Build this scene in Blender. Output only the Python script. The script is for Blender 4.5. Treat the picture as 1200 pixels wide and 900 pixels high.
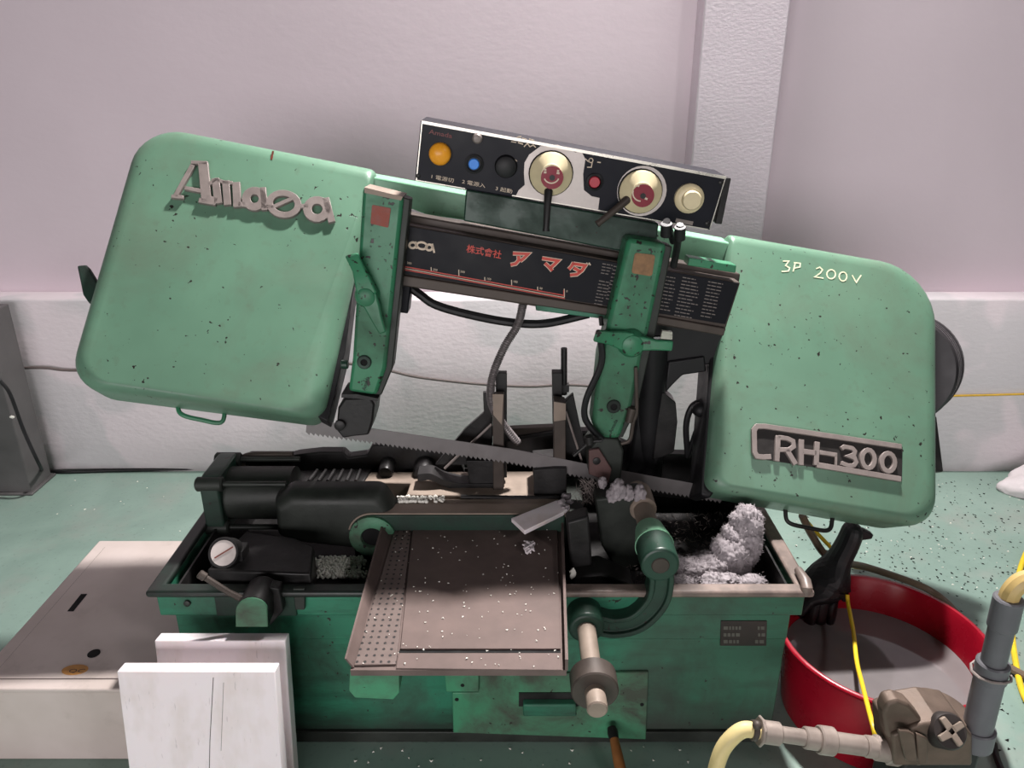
import bpy, bmesh, math, random
from mathutils import Vector as V, Matrix
random.seed(7)
for o in list(bpy.data.objects): bpy.data.objects.remove(o)
SC = bpy.context.scene
COL = SC.collection
# ------------------------------------------------------------ camera
H, TH, F = 1.6, math.radians(21.6), 900.0
CT, ST = math.cos(TH), math.sin(TH)
cam = bpy.data.cameras.new('camera'); co = bpy.data.objects.new('camera', cam); COL.objects.link(co)
co.location = (0, 0, H); co.rotation_euler = (math.pi/2 - TH, 0, 0)
cam.sensor_fit = 'HORIZONTAL'; cam.sensor_width = 36; cam.lens = 36*F/1200; cam.clip_start = .02
SC.camera = co
# ------------------------------------------------------------ world, lights, exposure
SC.view_settings.view_transform = 'Standard'; SC.view_settings.look = 'None'
SC.view_settings.exposure = 0.0; SC.view_settings.gamma = 1; SC.view_settings.use_curve_mapping = False
W = bpy.data.worlds.new('hall_air'); SC.world = W; W.use_nodes = True
W.node_tree.nodes['Background'].inputs[0].default_value = (.93, .95, 1, 1)
W.node_tree.nodes['Background'].inputs[1].default_value = .01
def area(name, loc, target, sx, sy, power, col=(1, 1, 1), spread=180):
    l = bpy.data.lights.new(name, 'AREA'); l.shape = 'RECTANGLE'; l.size = sx; l.size_y = sy
    l.energy = power; l.color = col; l.spread = math.radians(spread)
    o = bpy.data.objects.new(name, l); COL.objects.link(o); o.location = loc
    o.rotation_euler = (V(target)-V(loc)).to_track_quat('-Z', 'Y').to_euler()
area('wall_floodlight', (.75, 2.95, 4.0), (.0, .7, 0), .22, .22, 195, (1, .95, .93), 115)
area('front_fill_light', (-1.6, -6.0, 1.4), (0, 2, 1.0), 6, 2.3, 350, (1, .94, .955))  # added unseen fill behind the camera, made broad to soften its shadows
area('hall_lamp_light', (3.3, -2.4, 4.0), (.6, 3, .9), .5, .5, 40, (1, .94, .95))

# ------------------------------------------------------------ picture -> place
RT, UP, FW = V((1, 0, 0)), V((0, ST, CT)), V((0, CT, -ST))
EYE = V((0, 0, H))
def ray(px, py): return FW + RT*((px-600)/F) + UP*((450-py)/F)
def at_y(px, py, Y): r = ray(px, py); return EYE + r*(Y/r.y)
def at_z(px, py, Z): r = ray(px, py); return EYE + r*((Z-H)/r.z)
class Plane:
    def __init__(s, o, a, b): s.o, s.a, s.b = V(o), V(a).normalized(), V(b).normalized(); s.n = s.a.cross(s.b)
    def off(s, w): return Plane(s.o+s.n*w, s.a, s.b)
    def hit(s, px, py): r = ray(px, py); return EYE + r*((s.o-EYE).dot(s.n)/r.dot(s.n))
    def uv(s, px, py): d = s.hit(px, py)-s.o; return (d.dot(s.a), d.dot(s.b))
    def uvs(s, pts): return [s.uv(*p) for p in pts]
    def p(s, u, v, w=0): return s.o + s.a*u + s.b*v + s.n*w
    def m(s, px, py): a = s.hit(px, py); b = s.hit(px+1, py); return (b-a).length
AL = math.radians(11.0)
def tilted(px, py, Y, lean):
    l = math.radians(lean); c = V((math.sin(AL), 0, math.cos(AL)))
    return Plane(at_y(px, py, Y), (math.cos(AL), 0, -math.sin(AL)), c*math.cos(l)+V((0, 1, 0))*math.sin(l))
def upright(Y): return Plane((0, Y, 0), (1, 0, 0), (0, 0, 1))
def level(Z): return Plane((0, 0, Z), (1, 0, 0), (0, 1, 0))
def frame(o, n):
    n = V(n).normalized(); t = V((0, 0, 1)) if abs(n.z) < .9 else V((0, 1, 0))
    a = t.cross(n).normalized(); return Plane(o, a, n.cross(a))

# ------------------------------------------------------------ materials
def lin(c): return tuple(((x/255)/12.92 if x/255 <= .04045 else ((x/255+.055)/1.055)**2.4) for x in c)+(1,)
class NT:
    def __init__(s, name):
        s.m = bpy.data.materials.new(name); s.m.use_nodes = True; s.t = s.m.node_tree
        s.b = s.t.nodes['Principled BSDF']; s.tc = s.t.nodes.new('ShaderNodeTexCoord').outputs['Object']
    def put(s, sock, v):
        if hasattr(v, 'node'): s.t.links.new(v, sock)
        else: sock.default_value = v
    def noise(s, scale, detail=3, rough=.55, vec=None, dist=0):
        n = s.t.nodes.new('ShaderNodeTexNoise'); s.put(n.inputs['Vector'], vec or s.tc)
        n.inputs['Scale'].default_value = scale; n.inputs['Detail'].default_value = detail
        n.inputs['Roughness'].default_value = rough; n.inputs['Distortion'].default_value = dist; return n.outputs['Fac']
    def voro(s, scale, vec=None, out='Distance'):
        n = s.t.nodes.new('ShaderNodeTexVoronoi'); s.put(n.inputs['Vector'], vec or s.tc); n.inputs['Scale'].default_value = scale
        return n.outputs[out]
    def ramp(s, x, a, b, va=0., vb=1.):
        n = s.t.nodes.new('ShaderNodeMapRange'); s.put(n.inputs[0], x)
        for i, v in enumerate((a, b, va, vb)): n.inputs[i+1].default_value = v
        return n.outputs[0]
    def math(s, op, a, b=0.):
        n = s.t.nodes.new('ShaderNodeMath'); n.operation = op; s.put(n.inputs[0], a); s.put(n.inputs[1], b); return n.outputs[0]
    def mix(s, f, a, b, mode='MIX'):
        n = s.t.nodes.new('ShaderNodeMix'); n.data_type = 'RGBA'; n.blend_type = mode
        s.put(n.inputs[0], f); s.put(n.inputs[6], a); s.put(n.inputs[7], b); return n.outputs[2]
    def xyz(s, vec=None):
        n = s.t.nodes.new('ShaderNodeSeparateXYZ'); s.put(n.inputs[0], vec or s.tc); return n.outputs
    def mapv(s, sc, loc=(0, 0, 0)):
        n = s.t.nodes.new('ShaderNodeMapping'); s.put(n.inputs[0], s.tc); n.inputs['Scale'].default_value = sc; n.inputs['Location'].default_value = loc; return n.outputs[0]
    def set(s, k, v): s.put(s.b.inputs[k], v)
    def bump(s, h, strength=.3, dist=.002):
        n = s.t.nodes.new('ShaderNodeBump'); s.put(n.inputs['Height'], h); n.inputs['Strength'].default_value = strength
        n.inputs['Distance'].default_value = dist; s.t.links.new(n.outputs[0], s.b.inputs['Normal'])
def plain(name, col, rough=.5, metal=0., var=.25, scale=12, bump=0., spec=.35):
    n = NT(name); c = lin(col); k = n.noise(scale, 4)
    d = tuple(x*(1-var) for x in c[:3])+(1,); e = tuple(min(1, x*(1+var)) for x in c[:3])+(1,)
    n.set('Base Color', n.mix(n.ramp(k, .3, .7), d, e)); n.set('Roughness', n.ramp(k, .3, .7, max(.05, rough-.08), min(1, rough+.1))); n.set('Metallic', metal); n.set('Specular IOR Level', spec)
    if bump: n.bump(n.noise(scale*6, 4), bump)
    return n.m
def paint(name, col, dirt=(58, 56, 52), stain=.35, stain_lo=.5, chips=.66, rough=.38, chipcol=(38, 34, 31), grime_and_tone=False):
    n = NT(name); c = lin(col)
    c1 = n.mix(n.ramp(n.noise(4.5, 3), .3, .7), tuple(x*.88 for x in c[:3])+(1,), tuple(x*1.08 for x in c[:3])+(1,))
    st = n.math('MULTIPLY', n.ramp(n.noise(3.2, 6, .65, dist=.4), stain_lo, stain_lo+.22), stain)
    c2 = n.mix(st, c1, lin(dirt))
    c2 = n.mix(n.math('MULTIPLY', n.ramp(n.noise(38, 3, .6), .58, .72), .22), c2, lin(dirt))
    ch = n.ramp(n.math('ADD', n.noise(70, 2, .5), n.math('MULTIPLY', n.noise(5, 2), .28)), chips+.14, chips+.165)
    if grime_and_tone:
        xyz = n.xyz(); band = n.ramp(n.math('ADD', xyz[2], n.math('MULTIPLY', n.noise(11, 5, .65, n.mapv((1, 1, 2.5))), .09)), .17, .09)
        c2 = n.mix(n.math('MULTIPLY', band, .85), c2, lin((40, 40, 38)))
        rub = n.ramp(n.noise(6, 5, .65, n.mapv((.5, 1, 3.))), .5, .68); c2 = n.mix(n.math('MULTIPLY', rub, .55), c2, lin((34, 48, 40)))
        right_tone = n.ramp(n.math('ADD', xyz[0], n.math('MULTIPLY', n.noise(4, 5, .65), .7)), .62, .82)  # tone turns greyer and darker towards the right end
        c2 = n.mix(n.math('MULTIPLY', right_tone, .5), c2, lin((58, 66, 58)))
    c3 = n.mix(ch, c2, lin(chipcol))
    n.set('Base Color', c3); n.set('Roughness', n.math('ADD', n.math('MULTIPLY', st, .5), rough))
    n.set('Specular IOR Level', .4)
    n.bump(n.math('SUBTRACT', n.math('MULTIPLY', n.noise(25, 2), .12), ch), .35, .0012)
    return n.m
M = {}
M['cover'] = paint('green_cover_paint', (99, 135, 113), stain=.45, stain_lo=.5, chips=.70, dirt=(92, 98, 82))
M['arm'] = paint('green_arm_paint', (54, 122, 88), stain=.7, stain_lo=.47, chips=.655)
M['rail'] = paint('green_rail_paint', (132, 186, 152), stain=.2, stain_lo=.55, chips=.73)
M['base'] = paint('green_base_paint', (50, 118, 92), stain=.8, stain_lo=.46, chips=.74, dirt=(46, 52, 46), grime_and_tone=True)
M['dgreen'] = paint('oily_green_paint', (34, 62, 50), stain=.8, stain_lo=.42, chips=.72, dirt=(28, 28, 27))
M['panelg'] = paint('worn_green_paint', (72, 142, 106), stain=.95, stain_lo=.43, chips=.71, dirt=(66, 68, 60))
M['oily'] = plain('oily_black_iron', (36, 35, 35), .42, .2, .45, 14, .25)
M['oilgreen'] = plain('oily_dark_casting', (44, 48, 44), .5, .1, .4, 9, .3)
M['black'] = plain('black_rubber', (22, 22, 24), .5, 0, .2, 20)
M['void'] = plain('dark_recess', (10, 10, 11), .8, 0, .2, 20)
M['console'] = plain('black_enamel', (21, 22, 30), .42, 0, .25, 8, 0, .15)
M['plateblk'] = plain('printed_black_plate', (18, 19, 25), .45, 0, .3, 10, 0, .15)
M['brown'] = plain('oily_brown_steel', (74, 66, 61), .5, .25, .3, 10, .15)
M['steel'] = plain('worn_tan_steel', (140, 126, 114), .55, .1, .16, 16, .15)
M['tray'] = plain('scuffed_tray_steel', (104, 90, 86), .65, .0, .18, 13, .12, .2)
M['grey'] = plain('cast_zinc_emblem', (136, 126, 122), .45, .15, .12, 30, .15)
M['chrome'] = plain('bright_trim', (205, 200, 190), .3, .6, .12, 20)
M['wornal'] = plain('bared_aluminium', (176, 168, 164), .42, .5, .16, 26)
M['cream'] = plain('cream_plastic', (214, 200, 164), .35, 0, .08, 20)
M['orange'] = plain('orange_lens', (236, 160, 44), .3, 0, .06, 30)
M['blue'] = plain('blue_lens', (48, 128, 220), .3, 0, .08, 30)
M['red'] = plain('red_lens', (176, 52, 66), .35, 0, .1, 30)
M['maroon'] = plain('maroon_insert', (128, 24, 44), .4, 0, .1, 30)
M['redprint'] = plain('red_print', (196, 76, 66), .5, 0, .1, 40)
M['paleprint'] = plain('pale_print', (208, 190, 170), .5, 0, .1, 40)
M['greyprint'] = plain('grey_print', (120, 112, 108), .5, 0, .1, 40)
M['chalk'] = plain('paint_marker', (232, 232, 196), .6, 0, .05, 40)
M['badge'] = plain('red_badge', (122, 62, 50), .5, .2, .3, 60)
M['badgeb'] = plain('rubbed_brass_badge', (128, 98, 70), .5, .3, .3, 60)
M['blade'] = plain('blade_steel', (122, 118, 118), .4, .3, .05, 30)
M['white'] = plain('white_swarf', (150, 143, 146), .95, 0, .3, 60)
M['snow'] = plain('white_granules', (240, 238, 228), .7, 0, .08, 60)
M['pvc'] = plain('grey_pvc_pipe', (98, 98, 102), .4, 0, .12, 14)
M['pipe'] = plain('dusty_metal_pipe', (150, 138, 130), .45, .3, .18, 20, .1)
M['valve'] = plain('dirty_bronze_valve', (98, 84, 74), .55, .3, .25, 18, .25)
M['hose'] = plain('cream_hose', (214, 196, 140), .5, 0, .1, 20)
M['yellow'] = plain('yellow_cable', (228, 196, 44), .45, 0, .1, 20)
M['tub'] = plain('red_plastic_tub', (146, 14, 34), .28, 0, .15, 8)
M['wood'] = plain('brown_wood', (150, 98, 56), .5, 0, .3, 16)
M['cable'] = plain('grey_cable', (104, 94, 92), .6, 0, .15, 20)
M['post'] = plain('grey_steel_post', (92, 90, 90), .5, .1, .2, 6)
M['cloth'] = plain('white_sack', (216, 208, 210), .8, 0, .06, 20, .2)
M['darkcast'] = plain('dark_cap', (54, 46, 44), .5, .2, .2, 20)
def wallmat(name, col, bluish_patches=0., bs=.25, sc=26):
    n = NT(name); c = lin(col)
    k = n.mix(n.ramp(n.noise(1.4, 4), .3, .7), tuple(x*.93 for x in c[:3])+(1,), c)
    if bluish_patches:
        k = n.mix(n.math('MULTIPLY', n.ramp(n.noise(2.6, 2, .4, dist=.6), .5, .56), bluish_patches), k, lin((168, 178, 178)))  # bluish grey patches scattered by noise
        z = n.xyz()[2]
        k = n.mix(n.math('MULTIPLY', n.ramp(n.math('ADD', z, n.math('MULTIPLY', n.noise(12, 3), .05)), .07, .02), .4), k, lin((120, 120, 118)))
    n.set('Base Color', k); n.set('Roughness', .7); n.set('Specular IOR Level', .25)
    n.bump(n.math('ADD', n.noise(sc, 3, .5, n.mapv((1, 1, 1.7))), n.math('MULTIPLY', n.noise(3, 2), .8)), bs, .012)
    return n.m
M['wall'] = wallmat('white_plaster', (226, 210, 218), 0, .04, 30)
M['wallcol'] = wallmat('rough_white_plaster', (238, 224, 233), 0, .10, 60)
M['plinth'] = wallmat('mottled_plaster', (222, 212, 216), .35, .14, 34)
def floormat():
    n = NT('green_floor_coating')
    c = n.mix(n.ramp(n.noise(1.7, 5, .6, dist=.4), .35, .68), lin((118, 142, 132)), lin((142, 166, 155)))
    c = n.mix(n.math('MULTIPLY', n.ramp(n.noise(3.7, 5, .65), .52, .72), .5), c, lin((150, 150, 144)))
    c = n.mix(n.math('MULTIPLY', n.ramp(n.noise(60, 2), .62, .7), .25), c, lin((80, 96, 90)))
    n.set('Base Color', c); n.set('Roughness', n.ramp(n.noise(5, 4), .3, .7, .3, .5)); n.bump(n.noise(40, 3), .08, .003)
    return n.m
M['floor'] = floormat()
def cabmat():
    n = NT('ivory_cabinet_paint')
    c = n.mix(n.ramp(n.noise(4, 4), .35, .7), lin((204, 192, 187)), lin((188, 176, 169)))
    c = n.mix(n.math('MULTIPLY', n.ramp(n.noise(7, 6, .65), .56, .74), .35), c, lin((128, 116, 108)))
    n.set('Base Color', c); n.set('Roughness', .45); return n.m
M['cab'] = cabmat()
def boardmat():
    n = NT('white_plastic_board')
    st = n.ramp(n.noise(3, 4, .6, n.mapv((2.6, 2.6, 1.1))), .47, .7)
    c = n.mix(n.math('MULTIPLY', st, .38), lin((242, 232, 235)), lin((176, 158, 128)))
    sc = n.ramp(n.noise(9, 3, .6, n.mapv((16, 16, .35))), .66, .7)
    c = n.mix(n.math('MULTIPLY', sc, .3), c, lin((150, 140, 140)))
    n.set('Base Color', c); n.set('Roughness', .45); n.set('Subsurface Weight', .05); return n.m
M['board'] = boardmat()
def perfmat():
    n = NT('perforated_steel'); u = n.xyz(n.mapv((62, 54, 0)))
    fx = n.math('FRACT', u[0]); fy = n.math('FRACT', u[1])
    d = n.math('ADD', n.math('POWER', n.math('SUBTRACT', fx, .5), 2.), n.math('POWER', n.math('SUBTRACT', fy, .5), 2.))
    h = n.ramp(d, .026, .042)
    c = n.mix(h, lin((26, 22, 22)), n.mix(n.ramp(n.noise(20, 4), .3, .7), lin((96, 83, 79)), lin((112, 98, 93))))
    n.set('Base Color', c); n.set('Roughness', .5); n.set('Metallic', n.math('MULTIPLY', h, .3)); n.bump(h, .6, .003); return n.m
M['perf'] = perfmat()
def rimmat():
    n = NT('rubbed_rim_paint'); x = n.xyz()[0]
    k = n.ramp(n.math('ADD', x, n.math('MULTIPLY', n.noise(9, 4), .3)), .1, .32)
    c = n.mix(n.ramp(n.noise(14, 4), .4, .65), lin((27, 40, 34)), lin((30, 30, 29)))
    c = n.mix(k, c, n.mix(n.ramp(n.noise(20, 4), .35, .6), lin((132, 116, 108)), lin((104, 92, 86))))
    n.set('Base Color', c); n.set('Roughness', .42); n.bump(n.noise(60, 3), .15); return n.m
M['rim'] = rimmat()
def water():
    n = NT('milky_coolant'); n.set('Base Color', n.mix(n.ramp(n.noise(6, 3), .3, .7), lin((112, 108, 108)), lin((126, 121, 121)))); n.set('Roughness', .06)
    n.set('Specular IOR Level', .9); n.bump(n.noise(5, 2), .04, .01); return n.m
M['water'] = water()
g = NT('gauge_glass'); g.set('Base Color', (1, 1, 1, 1)); g.set('Roughness', .05); g.set('Transmission Weight', 1.); M['glass'] = g.m

# ------------------------------------------------------------ mesh building
def roundpoly(pts, rad, seg=4):
    n = len(pts); out = []
    rad = rad if isinstance(rad, (list, tuple)) else [rad]*n
    for i in range(n):
        p, a, b = V(pts[i]), V(pts[i-1]), V(pts[(i+1) % n]); da, db = (a-p), (b-p)
        r = rad[i]; ang = da.angle(db) if da.length and db.length else math.pi
        t = min(r/max(math.tan(ang/2), 1e-4), .48*da.length, .48*db.length); r = t*math.tan(ang/2)
        if r < 1e-5: out += [tuple(p)]*(seg+1); continue
        c = p + (da.normalized()+db.normalized()).normalized()*(r/math.sin(ang/2))
        s, e = p+da.normalized()*t-c, p+db.normalized()*t-c
        tot = s.angle_signed(e)
        for k in range(seg+1):
            x = -tot*k/seg
            out.append((c.x+s.x*math.cos(x)-s.y*math.sin(x), c.y+s.x*math.sin(x)+s.y*math.cos(x)))
    return out
def spline(pts, n=8, closed=False):
    P = [V(p) for p in pts]; out = []; m = len(P)
    for i in range(m if closed else m-1):
        p1, p2 = P[i], P[(i+1) % m]
        p0 = P[i-1] if (i or closed) else p1*2-p2; p3 = P[(i+2) % m] if (i+2 < m or closed) else p2*2-p1
        for k in range(n):
            t = k/n; out.append(.5*((2*p1)+(p2-p0)*t+(2*p0-5*p1+4*p2-p3)*t*t+(3*p1-p0-3*p2+p3)*t**3))
    if not closed: out.append(P[-1])
    return out
ROOT = {}
class MB:
    def __init__(s): s.bm = bmesh.new()
    def rings(s, rs, cap0=True, cap1=True, closed=True):
        vs = [[s.bm.verts.new(p) for p in r] for r in rs]; n = len(vs[0])
        for a, b in zip(vs, vs[1:]):
            for i in range(n if closed else n-1):
                j = (i+1) % n
                try: s.bm.faces.new((a[i], a[j], b[j], b[i]))
                except ValueError: pass
        if cap0: s.bm.faces.new(list(reversed(vs[0])))
        if cap1: s.bm.faces.new(vs[-1])
        return s
    def poly(s, pl, uv, w0, w1):
        uv = [uv[i] for i in range(len(uv)) if (V(uv[i])-V(uv[i-1])).length > 1e-6]
        return s.rings([[pl.p(u, v, w0) for u, v in uv], [pl.p(u, v, w1) for u, v in uv]])
    def prism(s, pl, px, w0, w1, r=0., seg=3):
        uv = pl.off(w1).uvs(px)
        if r: uv = roundpoly(uv, r, seg)
        return s.poly(pl, uv, w0, w1)
    def pillow(s, pl, outer, inner, D, r, seg=5):
        rs = [[pl.p(u, v, -D) for u, v in outer]]
        for k in range(seg+1):
            t = math.pi/2*k/seg; f = 1-math.cos(t)
            rs.append([pl.p(a[0]+(b[0]-a[0])*f, a[1]+(b[1]-a[1])*f, -r+r*math.sin(t)) for a, b in zip(outer, inner)])
        return s.rings(rs)
    def box(s, x0, x1, y0, y1, z0, z1):
        return s.rings([[V((x, y, z)) for x, y in ((x0, y0), (x1, y0), (x1, y1), (x0, y1))] for z in (z0, z1)])
    def tube(s, path, r, seg=10, flat=1.):
        P = [V(p) for p in path]; rs = []; n = None
        for i, p in enumerate(P):
            t = (P[min(i+1, len(P)-1)]-P[max(i-1, 0)]).normalized()
            if n is None: n = t.orthogonal().normalized()
            n = (n-t*n.dot(t)).normalized(); b = t.cross(n); rr = r[i] if isinstance(r, (list, tuple)) else r
            rs.append([p+(n*math.cos(2*math.pi*k/seg)+b*math.sin(2*math.pi*k/seg)*flat)*rr for k in range(seg)])
        return s.rings(rs)
    def lathe(s, pl, u, v, prof, seg=28, cap0=True, cap1=True):
        return s.rings([[pl.p(u+r*math.cos(2*math.pi*k/seg), v+r*math.sin(2*math.pi*k/seg), w) for k in range(seg)] for r, w in prof], cap0, cap1)
    def cyl(s, a, b, r, r1=None, seg=20, bev=0.):
        a, b = V(a), V(b); pl = frame(a, b-a); L = (b-a).length; r1 = r if r1 is None else r1
        prof = [(r, 0), (r1, L)] if not bev else [(r-bev, 0), (r, bev), (r1, L-bev), (r1-bev, L)]
        return s.lathe(pl, 0, 0, prof, seg)
    def ribbon(s, pl, uv, wd, w0, w1, closed=False):
        P = [V(p) for p in uv]; n = len(P); A, B = [], []
        for i in range(n):
            a = P[i-1] if (i or closed) else None; b = P[(i+1) % n] if (i < n-1 or closed) else None
            d1 = (P[i]-a).normalized() if a is not None else None; d2 = (b-P[i]).normalized() if b is not None else None
            d1 = d1 or d2; d2 = d2 or d1
            t = (d1+d2); t = t.normalized() if t.length > 1e-6 else d1
            nn = V((-t.y, t.x)); k = 1/max(.45, nn.dot(V((-d1.y, d1.x)))); wv = wd[i] if isinstance(wd, (list, tuple)) else wd
            A.append(P[i]+nn*wv/2*k); B.append(P[i]-nn*wv/2*k)
        if closed: A.append(A[0]); B.append(B[0])
        prof = [[pl.p(b.x, b.y, w0), pl.p(b.x, b.y, w1), pl.p(a.x, a.y, w1), pl.p(a.x, a.y, w0)] for a, b in zip(A, B)]
        return s.rings(prof, not closed, not closed)
    def strokes(s, pl, f, lst, w0, w1):
        for pts, wd, cl in lst:
            px = [f(*p) for p in pts]; uv = pl.off(w1).uvs(px); k = pl.m(*px[0])
            s.ribbon(pl, uv, wd*k, w0, w1, cl)
        return s
    def ball(s, c, r, sub=2, sc=(1, 1, 1)):
        bmesh.ops.create_icosphere(s.bm, subdivisions=sub, radius=r, matrix=Matrix.Translation(c) @ Matrix.Diagonal((*sc, 1))); return s
    def build(s, name, mat, parent=None, sharp=35, bev=0., bseg=2, loc=None):
        me = bpy.data.meshes.new(name); bm = s.bm
        bmesh.ops.remove_doubles(bm, verts=bm.verts, dist=1e-6)
        bmesh.ops.recalc_face_normals(bm, faces=bm.faces)
        root = None
        p = parent
        while p is not None: root = p; p = p.parent
        org = V(root.location) if root is not None else (V(loc) if loc is not None else V((0, 0, 0)))
        if root is None and loc is None:
            xs = [v.co for v in bm.verts]
            org = V(((min(v.x for v in xs)+max(v.x for v in xs))/2, (min(v.y for v in xs)+max(v.y for v in xs))/2, min(v.z for v in xs)))
        bmesh.ops.translate(bm, verts=bm.verts, vec=-org)
        bm.to_mesh(me); bm.free()
        me.materials.append(M[mat] if isinstance(mat, str) else mat)
        me.shade_smooth(); me.set_sharp_from_angle(angle=math.radians(sharp))
        o = bpy.data.objects.new(name, me); COL.objects.link(o)
        if root is None: o.location = org
        if parent is not None: o.parent = parent
        if bev:
            b = o.modifiers.new('bevel', 'BEVEL'); b.width = bev; b.segments = bseg; b.limit_method = 'ANGLE'; b.angle_limit = math.radians(40)
            b.harden_normals = False
        return o
def tag(o, label=None, cat=None, group=None, kind=None):
    for k, v in (('label', label), ('category', cat), ('group', group), ('kind', kind)):
        if v: o[k] = v
    return o
def thing(name, loc, label, cat, group=None):
    o = bpy.data.objects.new(name, None); COL.objects.link(o); o.location = loc; o.empty_display_size = .1
    bpy.context.view_layer.update(); return tag(o, label, cat, group)
def text(mb, pl, body, px, py, hpx, w0, w1, squash=1., slope=None, bold=0.):
    """flat lettering: its lower left corner at a point of the plane"""
    c = bpy.data.curves.new('t', 'FONT'); c.body = body; c.offset = bold; c.resolution_u = 2
    o = bpy.data.objects.new('t', c); COL.objects.link(o); dg = bpy.context.evaluated_depsgraph_get()
    me = bpy.data.meshes.new_from_object(o.evaluated_get(dg)); bpy.data.objects.remove(o); bpy.data.curves.remove(c)
    k = hpx*pl.m(px, py)/.72; u0, v0 = pl.off(w1).uv(px, py); sl = slope or 0.; cs, sn = math.cos(sl), math.sin(sl)
    vs = []
    for v in me.vertices:
        x, y = v.co.x*k*squash, v.co.y*k; vs.append(mb.bm.verts.new(pl.p(u0+x*cs-y*sn, v0+x*sn+y*cs, w1)))
    for p in me.polygons:
        try: mb.bm.faces.new([vs[i] for i in p.vertices])
        except ValueError: pass
    bpy.data.meshes.remove(me); return mb
def ell(cx, cy, rx, ry, n=20, a0=0, a1=360, rot=0.):
    r = []
    for k in range(n+(0 if a1-a0 == 360 else 1)):
        t = math.radians(a0+(a1-a0)*k/n); x, y = rx*math.cos(t), ry*math.sin(t)
        r.append((cx+x*math.cos(rot)-y*math.sin(rot), cy+x*math.sin(rot)+y*math.cos(rot)))
    return r
def crop(x0, y0, s): return lambda x, y: (x0+x/s, y0+y/s)

def ringwall(mb, x0, x1, y0, y1, t, z0, z1):
    o = [(x0, y0), (x1, y0), (x1, y1), (x0, y1)]; i = [(x0+t, y0+t), (x1-t, y0+t), (x1-t, y1-t), (x0+t, y1-t)]
    mb.rings([[V((*p, z0)) for p in o], [V((*p, z1)) for p in o], [V((*p, z1)) for p in i], [V((*p, z0)) for p in i], [V((*p, z0)) for p in o]], False, False); return mb
# ============================================================ the room
tag(MB().box(-6, 6, -6, 3.2, -.1, 0).build('floor', 'floor', loc=(0, 0, 0)), kind='structure')
tag(MB().box(-6, 6, 3.12, 3.3, 0, 5.5).build('wall_back', 'wall', loc=(0, 0, 0)), kind='structure')
mb = MB(); N = 120; rng = random.Random(3)      # plinth with a slightly ragged plaster arris
rs = []
for i in range(N+1):
    x = -6+12*i/N; dz = rng.uniform(-.003, .003); dy = rng.uniform(-.003, .003)
    rs.append([V((x, 3.125, 0)), V((x, 3.0, 0)), V((x, 3.0+dy, .77+dz)), V((x, 3.008+dy, .778+dz)), V((x, 3.125, .778))])
mb.rings(rs); tag(mb.build('baseboard_back', 'plinth', sharp=50, loc=(0, 0, 0)), kind='structure')
a, b = at_y(823, 0, 3.0).x, at_y(927, 0, 3.0).x
a = (at_y(825, 5, 3.0).x+at_y(812, 180, 3.0).x)/2
mb = MB().box(a, b, 3.0, 3.125, .776, 5.4)
tag(mb.build('trim_1', 'wallcol', bev=.006, loc=(0, 0, 0)), kind='structure')

# steel post at the left
pt = thing('steel_post', (at_y(30, 560, 2.9).x, 2.9, 0), 'dark grey steel box post standing by the wall at the left edge', 'post')
x1 = at_y(45, 548, 2.88).x
MB().box(x1-.17, x1, 2.8, 2.95, 0, .775).build('column', 'post', pt, bev=.004)
MB().box(x1-.18, x1+.012, 2.785, 2.965, 0, .01).build('base_plate', 'post', pt, bev=.003)
MB().ball(V((x1+.002, 2.80, .35)), .012, 1, (1, .4, .6)).build('paint_blot', 'snow', pt)
# cables on the wall
mb = MB(); pts = [at_y(*p, 2.985) for p in ((-30, 434), (0, 432), (50, 431), (95, 434), (250, 428), (400, 426), (450, 433), (490, 442), (560, 450), (620, 453), (660, 451), (705, 453), (780, 455))]
mb.tube(spline(pts, 6), .006); tag(mb.build('cable', 'cable'), 'grey cable drooping along the back wall behind the saw', 'cable')
mb = MB(); pts = [at_y(*p, 2.99) for p in ((1060, 466), (1115, 464), (1160, 463), (1230, 461))]
mb.tube(spline(pts, 6), .0045); tag(mb.build('cable', plain('ochre_cable', (204, 164, 64), .5, 0, .1, 20)), 'thin yellow cable running along the lower wall right of the black pulley', 'cable')
mb = MB(); pts = [at_y(0, 446, 2.785), at_y(12, 462, 2.785), at_y(28, 505, 2.785), at_y(46, 544, 2.785), at_z(52, 552, .008), at_z(75, 553, .008), at_z(140, 551, .008), at_z(250, 549, .008), at_z(350, 548, .008)]
mb.tube(spline(pts, 6), .007); tag(mb.build('cable', 'black'), 'black cable down the grey post and along the foot of the wall', 'cable')
# sack at right edge
from mathutils import noise as NZ
mb = MB(); c = at_z(1228, 576, .0)
for v in bmesh.ops.create_icosphere(mb.bm, subdivisions=5, radius=1)['verts']:
    d = v.co.copy(); k = 1+.22*NZ.noise(d*1.6)+.07*abs(NZ.noise(d*4.5))-.05*abs(NZ.noise(d*11))
    tip = .07*max(0, -d.x)**3
    v.co = c+V((d.x*.13*k-tip, d.y*.11*k, max(.0, d.z*.13*k+.02)*(1-.45*max(0, -d.x))))+V((0, 0, .001))
tag(mb.build('sack', 'cloth', sharp=80), 'crumpled white sack on the floor at the right edge', 'sack')

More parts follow.
